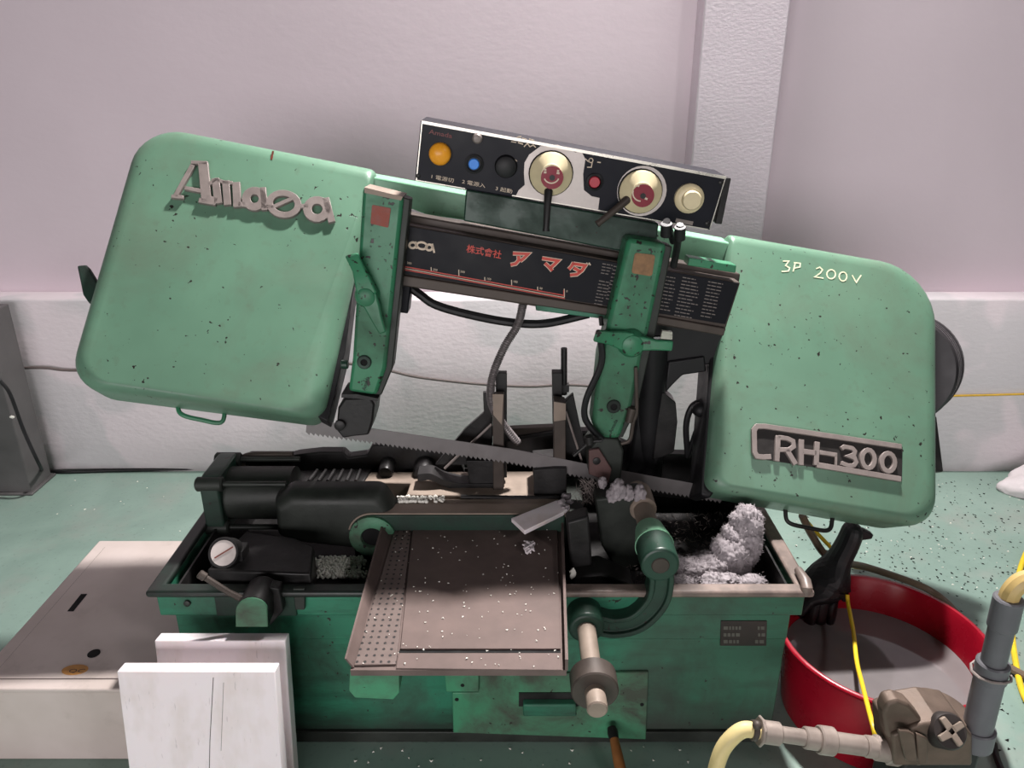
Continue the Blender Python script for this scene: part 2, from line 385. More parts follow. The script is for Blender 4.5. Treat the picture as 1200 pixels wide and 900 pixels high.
# ============================================================ floor cabinet, boards
cb = thing('floor_cabinet', (-1.08, 1.77, 0), 'low ivory steel cabinet with a slotted lid, on the floor left of the saw', 'cabinet')
X0, X1, Y0, Y1, ZT = -1.315, -.865, 1.458, 2.093, .232
MB().box(X0, X1, Y0, Y1, 0, ZT-.012).build('body', 'cab', cb, bev=.004)
lid = MB().box(X0-.004, X1, Y0-.006, Y1+.004, ZT-.012, ZT).build('lid', 'cab', cb, bev=.004)
MB().box(X0+.035, X1-.01, Y0+.03, Y1-.035, ZT-.001, ZT+.003).build('lid_panel', 'cab', lid, bev=.0015)
ringwall(MB(), X0+.033, X1-.008, Y0+.028, Y1-.033, .0022, ZT-.001, ZT+.0006).build('lid_seam', 'brown', lid)
LZ = level(ZT+.003)
MB().prism(LZ, [(79, 716), (86, 716), (102, 696), (95, 696)], 0, .0012).build('slot', 'void', lid)
MB().poly(LZ, roundpoly([(p[0], p[1]) for p in ell(*LZ.uv(110, 766), .0155, .0155, 18)], 0), 0, .0012).build('hole', 'void', lid)
stk = MB().poly(LZ, ell(*LZ.uv(88, 785), .032, .018, 22, rot=.0), 0, .0012).build('sticker', plain('orange_sticker', (190, 136, 72), .5, 0, .12, 60), lid)
mb = MB(); u, v = LZ.uv(80, 789); text(mb, LZ, 'QC', 79, 788, 6, .0013, .0018, 1.5)
mb.build('sticker_print', 'brown', lid)
def leaning(px, Y, lean, thick, bottom_z=0.):
    """board whose upper front edge is seen at px (left, right)"""
    l = math.radians(lean); o = at_y(*px[0], Y); q = at_y(*px[1], Y)
    pl = Plane(o, (1, 0, 0), (0, math.sin(l), math.cos(l))); wd = (q-o).x; h = (o.z-bottom_z)/math.cos(l)
    return MB().poly(pl, [(0, -h), (wd, -h), (wd, 0), (0, 0)], -thick, 0)
tag(leaning(((137, 787), (322, 787)), 1.305, 9, .034, .006).build('plastic_board', 'board', bev=.002), 'lower white plastic board in front, leaning on the taller board behind it', 'board', 'white boards leaning on the saw')
fbd = bpy.data.objects['plastic_board']
l_ = math.radians(9); sp = Plane(at_y(137, 787, 1.305), (1, 0, 0), (0, math.sin(l_), math.cos(l_)))
mb = MB(); mb.strokes(sp, lambda a, b: (a, b), [([(250, 794), (248, 830), (246, 868), (245, 915)], .8, 0)], 0, .0003); mb.build('scratch', 'oily', fbd)
mb = MB(); mb.strokes(sp, lambda a, b: (a, b), [([(262, 800), (259, 880)], .5, 0)], 0, .0003); mb.build('scratch', 'greyprint', fbd)
tag(leaning(((181, 751), (334, 751)), 1.405, 9, .034, .006).build('plastic_board', 'board', bev=.002), 'taller white plastic board leaning behind the front one against the green base', 'board', 'white boards leaning on the saw')

# ============================================================ THE SAW
saw = thing('band_saw', (-.08, 1.84, 0), 'large green horizontal band saw with tilted bow, Amada lettering and RH-300 emblem', 'band saw')
# ---- base and trough
BX0, BX1 = -.812, .672
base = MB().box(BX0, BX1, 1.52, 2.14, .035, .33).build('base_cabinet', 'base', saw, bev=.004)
MB().box(BX0-.004, BX1+.004, 1.512, 2.145, 0, .035).build('plinth', 'oilgreen', base, bev=.003)
tr = ringwall(MB(), BX0-.001, BX1+.001, 1.519, 2.141, .012, .325, .42)
tr = ringwall(tr, -.842, .694, 1.505, 2.156, .014, .408, .478).build('chip_trough', 'base', saw, bev=.003)
FP = upright(1.505)
MB().box(-.80, .66, 1.53, 2.13, .325, .335).build('trough_floor', 'oily', tr)
ringwall(MB(), -.8005, .6605, 1.5308, 2.1295, .005, .336, .476).build('trough_liner', 'oily', tr)
ringwall(MB(), -.857, .708, 1.486, 2.17, .036, .472, .49).build('rim', 'rim', tr, bev=.007, bseg=3)
MB().tube([V((.690, 1.497, .478)), V((.690, 1.497, .494)), V((.692, 1.512, .501)), V((.692, 1.56, .499))], [.013, .014, .013, .010], 12).build('rim_end', 'rim', tr)
# front plates on the base
BF = upright(1.52)
mb = MB().prism(BF, [(530, 812), (561, 812), (561, 792), (760, 788), (757, 867), (531, 859)], 0, .010)
ap = mb.build('access_panel', 'panelg', base, bev=.003)
MB().prism(BF, [(521, 790), (561, 790), (561, 811), (523, 811)], .0, .02).build('bracket_plate', 'panelg', base, bev=.002)
MB().prism(BF, [(613, 826), (675, 826), (676, 840), (613, 840)], .01, .032).build('ledge', M['base'], base, bev=.004)
MB().prism(BF, [(608, 812), (676, 812), (678, 828), (608, 828)], .01, .0125).build('recess', 'oily', base)
for x, y in ((542, 803), (535, 823), (753, 829)):
    MB().lathe(BF.off(.019 if y == 803 else .0095), *BF.off(.02).uv(x, y), [(.005, 0), (.005, .002), (.001, .002)], 10).build('bolt_hole', 'void', base)
npl = MB().prism(BF, [(845, 728), (899, 728), (898, 757), (844, 757)], 0, .004).build('name_plate', 'darkcast', base, bev=.001)
mb = MB()
for i, t in enumerate(('HORIZONTAL', 'BAND SAW', 'No. 300')): pass
for r in range(3):
    x = 848
    while x < 894:
        w = rng.uniform(2, 6)
        if not 869 < x+w/2 < 886: mb.prism(BF.off(.004), [(x, 734+r*8), (x+w, 734+r*8), (x+w, 738+r*8), (x, 738+r*8)], 0, .0006)
        x += w+1.5
tag(mb.build('worn_print', plain('rubbed_print', (84, 82, 76), .6), base), kind='stuff')
MB().prism(FP, [(250, 694), (344, 694), (348, 722), (254, 722)], 0, .006).build('valve_plate', 'dgreen', tr, bev=.002)
MB().prism(FP, [(343, 690), (357, 690), (357, 715), (346, 715)], 0, .012).build('strap', 'oilgreen', tr, bev=.002)
MB().lathe(FP, *FP.uv(220, 706), [(.008, 0), (.008, .006), (.003, .008)], 12).build('bolt', 'oilgreen', tr)
# ---- feed valve with lever
KP = upright(1.425)
out = KP.uvs([(276, 735), (314, 735), (313, 716)] + ell(295, 716, 19, 15, 10, 0, -180)[1:-1] + [(276, 716)])
fv = MB().poly(KP, out, -.085, -.004).build('feed_valve', 'oily', saw, bev=.003)
MB().poly(KP, out, -.005, 0).build('dial_face', 'panelg', fv, bev=.002)
MB().tube([at_y(292, 706, 1.46), at_y(268, 694, 1.455), at_y(236, 674, 1.45)], [.008, .007, .007]).cyl(at_y(241, 677, 1.45), at_y(233, 672, 1.449), .010, seg=12, bev=.002).build('valve_lever', 'brown', fv)
MB().prism(KP.off(-.05), [(315, 688), (327, 690), (332, 716), (316, 734)], -.03, 0).build('valve_body', 'oily', fv, bev=.003)
# ---- gauge and its housing
HZ = level(.515)
hs = MB().prism(HZ, [(242, 668), (364, 672), (368, 640), (345, 630), (288, 622)], -.12, 0).build('valve_housing', 'oily', saw, bev=.005)
gc = at_y(262, 648, 1.565); GP = frame(gc, V((0, -.84, .54)))
gg = MB().lathe(GP, 0, 0, [(.036, -.045), (.038, -.002), (.036, .003), (.032, .003), (.031, .0), (.002, .0)], 28).build('pressure_gauge', 'oily', saw)
MB().lathe(GP, 0, 0, [(.0305, .0005), (.0305, .0015), (.001, .0015)], 28).build('gauge_dial', plain('gauge_dial_white', (206, 196, 192), .4, 0, .1, 30), gg)
MB().ribbon(GP, [(-.02, -.012), (.022, .014)], .003, .0024, .0034).build('needle', 'badge', gg)
gp = at_y(262, 662, 1.60)
MB().box(gc.x-.042, gc.x+.042, 1.572, 1.62, .50, gc.z-.004).build('gauge_block', 'oily', gg, bev=.004)
# ---- vise: bed, bars, cylinder
BZ = level(.55)
bed = MB().prism(BZ, [(432, 553), (640, 552), (660, 581), (476, 580), (481, 566), (417, 565)], -.05, 0).build('vise_bed', 'steel', saw, bev=.003)
MB().box(-.42, .2, 1.80, 2.02, .34, .50).build('bed_casting', 'oilgreen', bed, bev=.004)
MB().prism(BZ, [(464, 589), (474, 585), (665, 584), (668, 591), (470, 592)], -.04, 0).build('front_rail', 'steel', bed, bev=.002)
JP = upright(1.727); u0, v0 = JP.uv(437, 628); r0 = JP.uv(437, 604)[1]-v0; u1 = JP.uv(662, 600)[0]
arc = ell(u0, v0, r0, r0, 14, 90, 270)
fb = MB().poly(JP, [(u1, v0+r0)]+arc+[(u1, v0-r0)], -.055, 0).build('front_bar', 'dgreen', saw, bev=.004)
MB().poly(JP, [(u1, v0+r0+.004)]+ell(u0, v0, r0+.004, r0+.004, 8, 90, 165)+ell(u0, v0, r0, r0, 8, 90, 165)[::-1]+[(u1, v0+r0)], -.052, -.004).build('wear_strip', 'steel', fb)
MB().lathe(JP, u0, v0, [(r0*.98, -.01), (r0*.98, .008), (r0*.86, .012), (r0*.5, .012), (r0*.46, .008), (r0*.46, -.03), (.001, -.03)], 26).build('boss', 'panelg', fb)
MB().lathe(JP, u0, v0, [(r0*.45, .001), (r0*.45, .002), (.001, .002)], 20).build('hole', 'void', fb)
MB().tube([at_y(540, 582, 1.815), at_y(600, 583, 1.815), at_y(662, 583, 1.815)], .0055).build('guide_rod', 'oily', saw)
VP_ = upright(1.735)
outer = roundpoly(VP_.uvs([(318, 590), (336, 578), (446, 578), (462, 602), (458, 638), (420, 650), (352, 642), (322, 632)]), [.01, .03, .03, .02, .03, .04, .05, .02], 3)
cx, cy = sum(p[0] for p in outer)/len(outer), sum(p[1] for p in outer)/len(outer)
inner = [(cx+(a-cx)*.86, cy+(b-cy)*.6) for a, b in outer]
vb = MB().pillow(VP_, outer, inner, .065, .05, 5).build('vise_body', 'oilgreen', saw)
MB().box(vb.parent.location.x-.35, -.40, 1.78, 2.0, .34, .46).build('vise_foot', 'oily', vb, bev=.004)
for i in range(6):
    p = at_z(362+i*11, 564, .565); q = at_z(372+i*10, 551, .565)
    MB().tube([p, q], .0055, 6).build('rib', 'oily', vb)
MB().prism(BZ.off(.006), [(345, 567), (424, 567), (436, 549), (352, 551)], -.06, 0).build('ribbed_plate', 'oily', vb, bev=.003)
MB().prism(BZ.off(.012), [(372, 582), (402, 566), (420, 566), (415, 582)], -.06, 0).build('lit_highlight', 'steel', vb, bev=.006)  # tan block added to paint the lit highlight on the vise
ax = at_y(300, 577, 1.87); CY, CZ = 1.87, ax.z
hc = MB().cyl((-.79, CY, CZ), (-.60, CY, CZ), .073, seg=32).build('hydraulic_cylinder', 'oilgreen', saw)
fl = frame((-.83, CY, CZ), (1, 0, 0)); q = .088
MB().poly(fl, roundpoly([(-q, -q), (q, -q), (q, q), (-q, q)], .03, 4), .005, .055).build('end_flange', 'dgreen', hc, bev=.005)
for sy in (-1, 1):
    for sz in (-1, 1):
        y, z = CY+sy*.072, CZ+sz*.066
        MB().cyl((-.80, y, z), (-.60, y, z), .0075, seg=12).cyl((-.838, y, z), (-.766, y, z), .02, seg=14, bev=.004).build('tie_rod', 'oilgreen', hc)
MB().tube(spline([at_y(282, 550, 1.965), at_y(285, 538, 1.965), at_y(300, 534, 1.965), at_y(343, 534, 1.965)], 6), .012, 10).build('oil_pipe', 'brown', hc)
RP = upright(1.99)
rc = MB().prism(RP, [(282, 541), (289, 535), (341, 535), (348, 533), (375, 530), (402, 530), (408, 536), (430, 533), (436, 522), (480, 521), (533, 528), (545, 556), (430, 560), (330, 574), (284, 574)], -.04, 0).build('rear_jaw_casting', 'oily', saw, bev=.005)
for x, y, r in ((455, 543, .022), (498, 545, .03)):
    pl = RP.off(.0); MB().lathe(pl, *pl.uv(x, y), [(r, 0), (r, .05), (r*.8, .06), (.002, .06)], 18).build('knob', 'oily', rc)
# ---- vise jaws
def post(px, Y, depth, name, mat, par, bev=.002): return MB().prism(upright(Y), px, -depth, 0).build(name, mat, par, bev=bev)
j1 = post([(546, 540), (591, 540), (591, 582), (553, 582)], 1.875, .10, 'vise_jaw', 'oily', saw)
post([(577, 462), (591, 462), (590, 578), (578, 578)], 1.86, .02, 'jaw_bar', 'brown', j1)
post([(577, 462), (590, 462), (588, 498), (578, 486)], 1.8595, .002, 'lit_face', 'steel', j1, 0)  # pale plate paints the lit upper part of the bar
post([(581, 437), (594, 437), (594, 560), (581, 560)], 1.90, .02, 'jaw_bar', 'oily', j1)
post([(566, 460), (577, 460), (577, 545), (510, 545), (545, 503), (567, 484)], 1.905, .015, 'brace', 'oily', j1)
MB().tube([at_y(576, 497, 1.884), at_y(521, 549, 1.884)], .0035, 6).build('brace_edge', 'grey', j1)
mb = MB(); cv = [at_y(*p, 1.87) for p in ((489, 556), (505, 555), (520, 562), (545, 567), (588, 567))]
mb.rings([[p, p+V((0, .05, .0)), p+V((0, .05, -.022)), p+V((0, 0, -.022))] for p in spline(cv, 5)]).build('chip_guard', 'oily', j1, bev=.001)
j2 = post([(625, 551), (650, 549), (664, 549), (664, 594), (626, 594)], 1.83, .12, 'vise_jaw', 'oily', saw)
post([(649, 470), (663, 472), (663, 560), (649, 560)], 1.845, .04, 'jaw_bar', 'brown', j2)
post([(649, 471), (663, 473), (663, 492), (649, 494)], 1.8445, .002, 'lit_face', 'steel', j2, 0)  # pale plate paints the light on the bar's upper front
post([(647, 437), (659, 437), (659, 500), (648, 500)], 1.90, .03, 'jaw_bar', 'oily', j2)
post([(656, 476), (672, 462), (680, 500), (692, 545), (664, 560)], 1.90, .02, 'brace', 'oily', j2)
MB().tube([at_y(663, 482, 1.87), at_y(682, 541, 1.87)], .003, 6).build('brace_edge', 'grey', j2)
MB().cyl(at_y(661, 462, 1.93), at_y(661, 408, 1.93), .0085, seg=10).box(at_y(655, 455, 1.92).x, at_y(667, 455, 1.92).x, 1.92, 1.94, at_y(660, 458, 1.93).z, at_y(660, 450, 1.93).z).build('adjuster', 'oily', j2)
# ---- rear casting of the bow and pivot
bc = MB().prism(upright(2.03), [(592, 516), (655, 506), (700, 506), (760, 532), (836, 534), (850, 590), (592, 565)], -.04, 0).build('rear_casting', 'oily', saw, bev=.006)
MB().prism(upright(2.05), [(555, 505), (660, 500), (662, 510), (555, 512)], -.03, 0).build('roller', 'brown', bc, bev=.004)
# ---- discharge tray
TZ = level(.50)
ty = lambda x, y: TZ.uv(x, y)
mb = MB().prism(TZ, [(411, 784), (664, 786), (658, 602), (458, 610)], -.004, 0)
tray = mb.build('discharge_tray', 'tray', saw)
def wallstrip(a, b, h, out, t=.004):
    A, B = at_z(*a, .50), at_z(*b, .50); o = V((out, 0, h))
    return MB().rings([[A, A+V((t, 0, 0)), A+V((t, 0, 0))+o, A+o], [B, B+V((t, 0, 0)), B+V((t, 0, 0))+o, B+o]])
wallstrip((413, 783), (457, 612), .024, -.014).build('side_wall', 'tray', tray)
wallstrip((662, 786), (657, 606), .028, .0, .006).build('side_wall', 'tray', tray)
A, B = at_z(411, 785, .5), at_z(664, 787, .5)
MB().box(A.x, B.x, A.y-.003, A.y, .488, .502).build('front_lip', 'tray', tray)
MB().prism(TZ, [(484, 616), (653, 612), (657, 760), (469, 760)], 0, .005).build('tray_plate', 'tray', tray, bev=.001)
MB().prism(TZ, [(467, 765), (657, 765), (658, 785), (464, 783)], 0, .005).build('tray_plate', 'tray', tray, bev=.001)
MB().prism(TZ, [(462, 622), (482, 621), (464, 778), (415, 779)], 0, .005).build('perforated_strip', 'perf', tray, bev=.001)
MB().prism(TZ, [(469, 760), (657, 760), (657, 765), (467, 765)], 0, .0008).build('gap', 'void', tray)
TB = upright(A.y+.035)
MB().prism(TB, [(410, 787), (468, 787), (468, 812), (461, 820), (416, 818), (409, 810)], -.25, 0, .004).build('tray_bracket', 'panelg', tray, bev=.002)
MB().box(at_y(600, 800, 1.4).x, B.x-.02, A.y+.12, 1.52, .44, .494).build('tray_support', 'dgreen', tray, bev=.003)
# ---- bar stop
RX, RZ = .172, .42
st = MB().cyl((RX, 1.195, RZ), (RX, 1.50, RZ), .0215, seg=28, bev=.003).build('stop_rod', 'steel', saw)
MB().cyl((RX, 1.245, RZ), (RX, 1.295, RZ), .05, seg=32, bev=.003).build('collar', 'brown', st)
HX, HZz = .333, .587
mb = MB().cyl((RX, 1.44, RZ), (RX, 1.545, RZ), .042, seg=26, bev=.006)
path = spline([(RX+.02, 1.49, RZ-.01), (RX+.07, 1.49, RZ-.022), (RX+.125, 1.49, RZ-.005), (RX+.165, 1.49, RZ+.05), (RX+.172, 1.49, RZ+.11), (HX+.003, 1.49, HZz-.03)], 6)
rs = []
for i, p in enumerate(path):
    t = (path[min(i+1, len(path)-1)]-path[max(i-1, 0)]).normalized(); nn = V((-t.z, 0, t.x)); w = .028
    rs.append([p+nn*w+V((0, -.022, 0)), p+nn*w*.55+V((0, -.022, 0)), p+nn*w*.55+V((0, -.012, 0)), p-nn*w*.55+V((0, -.012, 0)), p-nn*w*.55+V((0, -.022, 0)), p-nn*w+V((0, -.022, 0)), p-nn*w+V((0, .03, 0)), p+nn*w+V((0, .03, 0))])
mb.rings(rs)
mb.cyl((HX, 1.452, HZz), (HX, 1.545, HZz), .044, seg=28, bev=.004)
sa = mb.build('stop_arm', 'dgreen', saw, bev=.003)
MB().cyl((HX, 1.449, HZz), (HX, 1.46, HZz), .0205, seg=22, bev=.002).build('shaft_end', 'brown', sa)
MB().cyl((HX, 1.53, HZz), (HX, 1.60, HZz), .046, .034, seg=26).build('hub_cone', 'rail', sa)
MB().cyl((HX, 1.55, HZz), (HX, 1.80, HZz), .025, seg=22).cyl((HX, 1.69, HZz), (HX, 1.78, HZz), .034, seg=24, bev=.004).build('stop_shaft', 'steel', sa)
sb = MB().prism(upright(1.70), [(697, 585), (752, 578), (762, 672), (722, 668), (705, 640)], -.06, 0).build('stop_bracket', 'oilgreen', saw, bev=.006)
MB().prism(upright(1.60), [(664, 612), (690, 605), (697, 700), (672, 704)], -.05, 0).build('stop_upright', 'oily', sb, bev=.006)
MB().prism(upright(1.56), [(672, 676), (705, 672), (744, 688), (740, 706), (700, 700), (672, 700)], -.08, 0).build('stop_foot', 'oily', sb, bev=.006)
# ---- wheel covers
CV = tilted(300, 482, 1.73, 36)
def cover(outer_px, inner_px, ro, ri, D, r):
    o = roundpoly(CV.off(-r).uvs(outer_px), ro, 8); i = roundpoly(CV.uvs(inner_px), ri, 8)
    return MB().pillow(CV, o, i, D, r, 6).build('wheel_cover', 'cover', saw, sharp=40)
cl = cover([(168, 148), (443, 202), (379, 494), (80, 455)], [(178, 160), (433, 210), (338, 480), (97, 443)], [.115, .02, .05, .085], [.10, .02, .05, .075], .13, .045)
cr = cover([(850, 276), (1094, 318), (1094, 622), (826, 575)], [(860, 285), (1084, 326), (1084, 604), (846, 565)], [.012, .17, .085, .035], [.012, .155, .075, .035], .15, .036)
tag(cl, 'left wheel cover with raised Amada lettering'); tag(cr, 'right wheel cover with RH-300 emblem')
f = crop(200, 170, 5.4545)
k = 1/5.4545
em = [([(28, 325), (140, 125)], 28*k, 0), ([(205, 108), (228, 365)], 56*k, 0), ([(88, 272), (195, 292)], 24*k, 0), ([(128, 108), (232, 112)], 22*k, 0),
      ([(2, 326), (80, 332)], 22*k, 0), ([(178, 350), (288, 370)], 30*k, 0),
      ([(284, 210), (304, 372)], 44*k, 0), ([(350, 225), (362, 382)], 42*k, 0), ([(417, 235), (424, 395)], 44*k, 0),
      ([(240, 250), (290, 218), (340, 236), (395, 240)], 22*k, 0), ([(225, 330), (300, 350)], 26*k, 0), ([(430, 375), (480, 380)], 30*k, 0),
      (ell(535, 342, 54, 52, 18), 48*k, 1), ([(588, 268), (598, 415)], 34*k, 0), ([(590, 395), (650, 390)], 24*k, 0),
      (ell(722, 375, 92, 70, 22, rot=.15), 38*k, 1), ([(645, 398), (775, 340)], 24*k, 0),
      (ell(935, 408, 62, 58, 18), 48*k, 1), ([(990, 335), (1030, 492)], 40*k, 0), ([(830, 390), (880, 385)], 26*k, 0)]
MB().strokes(CV, f, [(a_, b_*1.14, c_) for a_, b_, c_ in em], .001, .012).build('emblem', 'grey', cl, bev=.001)
f2 = crop(860, 480, 5.4545)
MB().prism(CV, [f2(*p) for p in ((140, 110), (1078, 238), (1074, 455), (140, 310))], 0, .003).build('emblem_back', plain('emblem_backing', (40, 37, 36), .6, .1, .3, 40), cr)
em = [([(240, 300), (190, 303), (150, 298), (134, 270), (132, 130), (150, 106), (200, 106), (1075, 236)], 32*k, 0), ([(530, 352), (1072, 444)], 34*k, 0),
      ([(285, 165), (277, 330)], 32*k, 0), ([(283, 176), (345, 184), (380, 200), (385, 235), (355, 256), (288, 256)], 28*k, 0), ([(340, 256), (398, 350)], 32*k, 0),
      ([(434, 190), (432, 355)], 32*k, 0), ([(535, 205), (528, 355)], 32*k, 0), ([(440, 265), (530, 278)], 32*k, 0),
      ([(550, 272), (662, 290)], 26*k, 0), ([(655, 285), (655, 360)], 14*k, 0),
      ([(690, 250), (708, 236), (760, 246), (776, 265), (770, 288), (735, 296), (775, 308), (785, 335), (770, 356), (735, 358), (690, 340)], 26*k, 0),
      (ell(862, 315, 40, 58, 16, rot=-.05), 28*k, 1), (ell(990, 336, 42, 58, 16, rot=-.05), 28*k, 1)]
MB().strokes(CV, f2, em, .001, .011).build('emblem', 'grey', cr, bev=.0012)
f3 = crop(820, 260, 3.75); k3 = 1/3.75
mk = [([(366, 172), (392, 172), (378, 192), (396, 202), (390, 216), (360, 218)], 5*k3, 0), ([(420, 180), (411, 218)], 5*k3, 0), ([(414, 179), (442, 182), (441, 198), (416, 203)], 5*k3, 0),
      ([(512, 206), (528, 199), (540, 210), (530, 225), (505, 242), (544, 247)], 5*k3, 0), (ell(578, 230, 19, 20, 14), 5*k3, 1), (ell(630, 240, 17, 20, 14), 5*k3, 1),
      ([(670, 234), (688, 266), (710, 234)], 5*k3, 0)]
MB().strokes(CV, f3, mk[:3], .0, .0012).build('handwriting', 'chalk', cr)
MB().strokes(CV, f3, mk[3:], .0, .0012).build('handwriting', 'chalk', cr)
MB().strokes(CV, lambda x, y: (x, y), [([(320, 177), (318, 187)], 2.2, 0)], 0, .001).build('red_mark', 'badge', cl)
def bail(a, b, drop, par, ):
    P = [CV.off(-.12).hit(*q) for q in (a, (a[0]+4, a[1]+drop), ((a[0]+b[0])/2, (a[1]+b[1])/2+drop+2), (b[0]-5, b[1]+drop), b)]
    MB().tube(spline(P, 6), .006, 8).build('bail_handle', 'oily' if par is cr else 'arm', par)
bail((208, 470), (264, 480), 15, cl); bail((920, 596), (976, 605), 16, cr)
W9 = CV.off(-.06)
MB().prism(W9, [(90, 311), (101, 310), (117, 336), (122, 356), (104, 355), (97, 345)], -.03, 0, .004).build('tension_lever', 'dgreen', cl, bev=.004)
MB().prism(CV.off(-.05), [(852, 320), (850, 560), (832, 584), (821, 580), (834, 400)], -.10, 0).build('cover_rear', 'black', cr, bev=.006)
MB().prism(CV.off(-.05), [(420, 318), (413, 345), (405, 410), (384, 494), (372, 488), (392, 400)], -.10, 0).build('cover_rear', 'black', cl, bev=.006)
# pulley behind right cover
PD = V((.55, .80, -.22)).normalized(); PU = frame(at_y(1048, 434, 2.16), PD); R = .168
prof = [(R*.4, 0), (R*.96, 0)]
for i in range(3): w = .012+i*.05; prof += [(R*1.0, w), (R*1.0, w+.022), (R*.93, w+.03), (R*.93, w+.042)]
prof += [(R*1.02, .165), (R*1.02, .20), (R*.5, .21)]
pu = MB().lathe(PU, 0, 0, prof, 56).build('belt_pulley', plain('black_pulley', (52, 50, 52), .4, .1, .15, 20), saw, sharp=25)
MB().prism(CV.off(-.2), [(1080, 480), (1098, 488), (1106, 553), (1080, 553)], -.03, 0).build('motor_foot', 'oily', pu, bev=.004)
# ---- arms, beam, console
AR = tilted(420, 460, 1.80, 2)
BM = AR.off(-.065)
beam = MB().prism(BM, [(452, 259), (868, 331), (848, 393), (449, 332)], -.11, 0).build('beam', 'brown', saw, bev=.004)
MB().prism(BM, [(456, 247), (742, 298), (868, 321), (866, 333), (738, 311), (455, 261)], -.11, -.05).build('top_ledge', 'brown', beam, bev=.004)
MB().prism(BM, [(466, 263), (735, 310), (727, 361), (461, 319)], 0, .004).build('name_plate', 'plateblk', beam, bev=.0008)
MB().prism(BM, [(771, 316), (866, 332), (850, 380), (764, 366)], 0, .004).build('data_plate', 'plateblk', beam, bev=.0008)
MB().prism(BM, [(456, 320), (726, 363), (724, 372), (456, 333)], -.05, .012).build('lower_lip', 'brown', beam, bev=.003)
MB().prism(BM, [(628, 356), (726, 370), (724, 376), (628, 364)], -.06, .006).build('green_edge', 'base', beam, bev=.002)
MB().prism(BM, [(762, 369), (851, 385), (848, 394), (760, 378)], -.05, .012).build('lower_lip', 'brown', beam, bev=.003)
f4 = crop(460, 240, 5); NP = BM.off(.0041); k5 = .2
mb = MB()
mb.strokes(NP, f4, [([(52, 205), (62, 240)], 9*k5, 0), ([(72, 210), (80, 244)], 9*k5, 0), (ell(118, 237, 20, 17, 14), 13*k5, 1), ([(136, 215), (142, 258)], 9*k5, 0),
    (ell(172, 240, 30, 20, 16, rot=.2), 12*k5, 1), (ell(215, 250, 19, 17, 14), 13*k5, 1), ([(232, 228), (245, 282)], 11*k5, 0)], 0, .0008)
SL = -.0
text(mb, NP, '300', *f4(84, 345), 2.6, 0, .0008); text(mb, NP, '250', *f4(236, 384), 2.6, 0, .0008); text(mb, NP, '200', *f4(396, 396), 2.6, 0, .0008)
text(mb, NP, '150', *f4(550, 438), 2.6, 0, .0008); text(mb, NP, '100', *f4(705, 454), 2.6, 0, .0008); text(mb, NP, '50', *f4(860, 494), 2.6, 0, .0008); text(mb, NP, '0', *f4(1016, 512), 2.6, 0, .0008)
tk = [([(x, y), (x+1, y+h)], 5*k5, 0) for x, y, h in ((70, 328, 46), (226, 366, 26), (388, 380, 40), (540, 424, 22), (697, 440, 32), (850, 480, 22), (1006, 492, 48))]
mb.strokes(NP, f4, tk, 0, .0008)
mb.strokes(NP, f4, [([(68, 372), (1008, 543)], 4*k5, 0)], 0, .0008)
kat = {'a': [([(705, 285), (795, 288), (770, 312), (748, 330)], 1), ([(738, 300), (740, 325), (722, 345), (692, 352)], 1)],
       'ma': [([(876, 313), (970, 328), (948, 350), (925, 370)], 1), ([(893, 342), (915, 362), (936, 386)], 1)],
       'da': [([(1062, 338), (1048, 362), (1032, 378)], 1), ([(1058, 345), (1130, 356), (1110, 385), (1080, 408), (1040, 412)], 1), ([(1062, 370), (1102, 392)], 1), ([(1136, 340), (1146, 352)], .4), ([(1150, 340), (1160, 354)], .4)]}
for ch in kat.values(): mb.strokes(NP, f4, [(p, (25 if w == 1 else 8)*k5, 0) for p, w in ch], 0, .0005)
mb.build('pale_lettering', 'paleprint', beam)
mb = MB()
for ch in kat.values(): mb.strokes(NP, f4, [(p, 17*k5, 0) for p, w in ch if w == 1], .0005, .0012)
text(mb, NP, '株式會社', *f4(430, 274), 7.4, 0, .0010, 1.02, bold=.012)
mb.strokes(NP, f4, [([(70, 362), (1004, 531)], 6*k5, 0), ([(66, 380), (1010, 550)], 5*k5, 0), ([(1003, 500), (1003, 536)], 5*k5, 0)], .0, .0012)
mb.build('red_lettering', 'redprint', beam)
mb = MB()
def lines(mb, pl, x, y, n, dy, dx, w, drop=.18):
    for i in range(n):
        q = x+dx*i; yy = y+dy*i; ww = w*rng.uniform(.6, 1.0); e = q
        while e < q+ww:
            s = min(rng.uniform(2, 7), q+ww-e)
            mb.strokes(pl, lambda a, b: (a, b), [([(e, yy+(e-q)*drop), (e+s, yy+(e-q+s)*drop)], 1.0, 0)], 0, .0006); e += s+1.0
lines(mb, NP, 706, 309, 4, 3.6, -.6, 14); lines(mb, NP, 702, 329, 8, 3.8, -.8, 14); lines(mb, NP, 719, 312, 10, 4.2, -1, 6)
lines(mb, NP, 780, 324, 10, 4.2, -.9, 15); lines(mb, NP, 800, 325, 12, 4.0, -.9, 25); lines(mb, NP, 830, 330, 11, 4.0, -.9, 18)
tag(mb.build('small_print', 'greyprint', beam), kind='stuff')
# upper blade guard
UG = tilted(500, 240, 2.15, 2)
rail = MB().prism(UG, [(425, 205), (858, 285), (852, 316), (552, 262), (542, 258), (500, 252), (470, 240), (425, 232)], -.10, 0).build('blade_guard', 'rail', saw, bev=.006, bseg=3)
MB().prism(BM.off(.004), [(808, 302), (863, 311), (862, 320), (806, 311)], -.05, 0, .002).build('guard_cap', 'arm', rail, bev=.003)
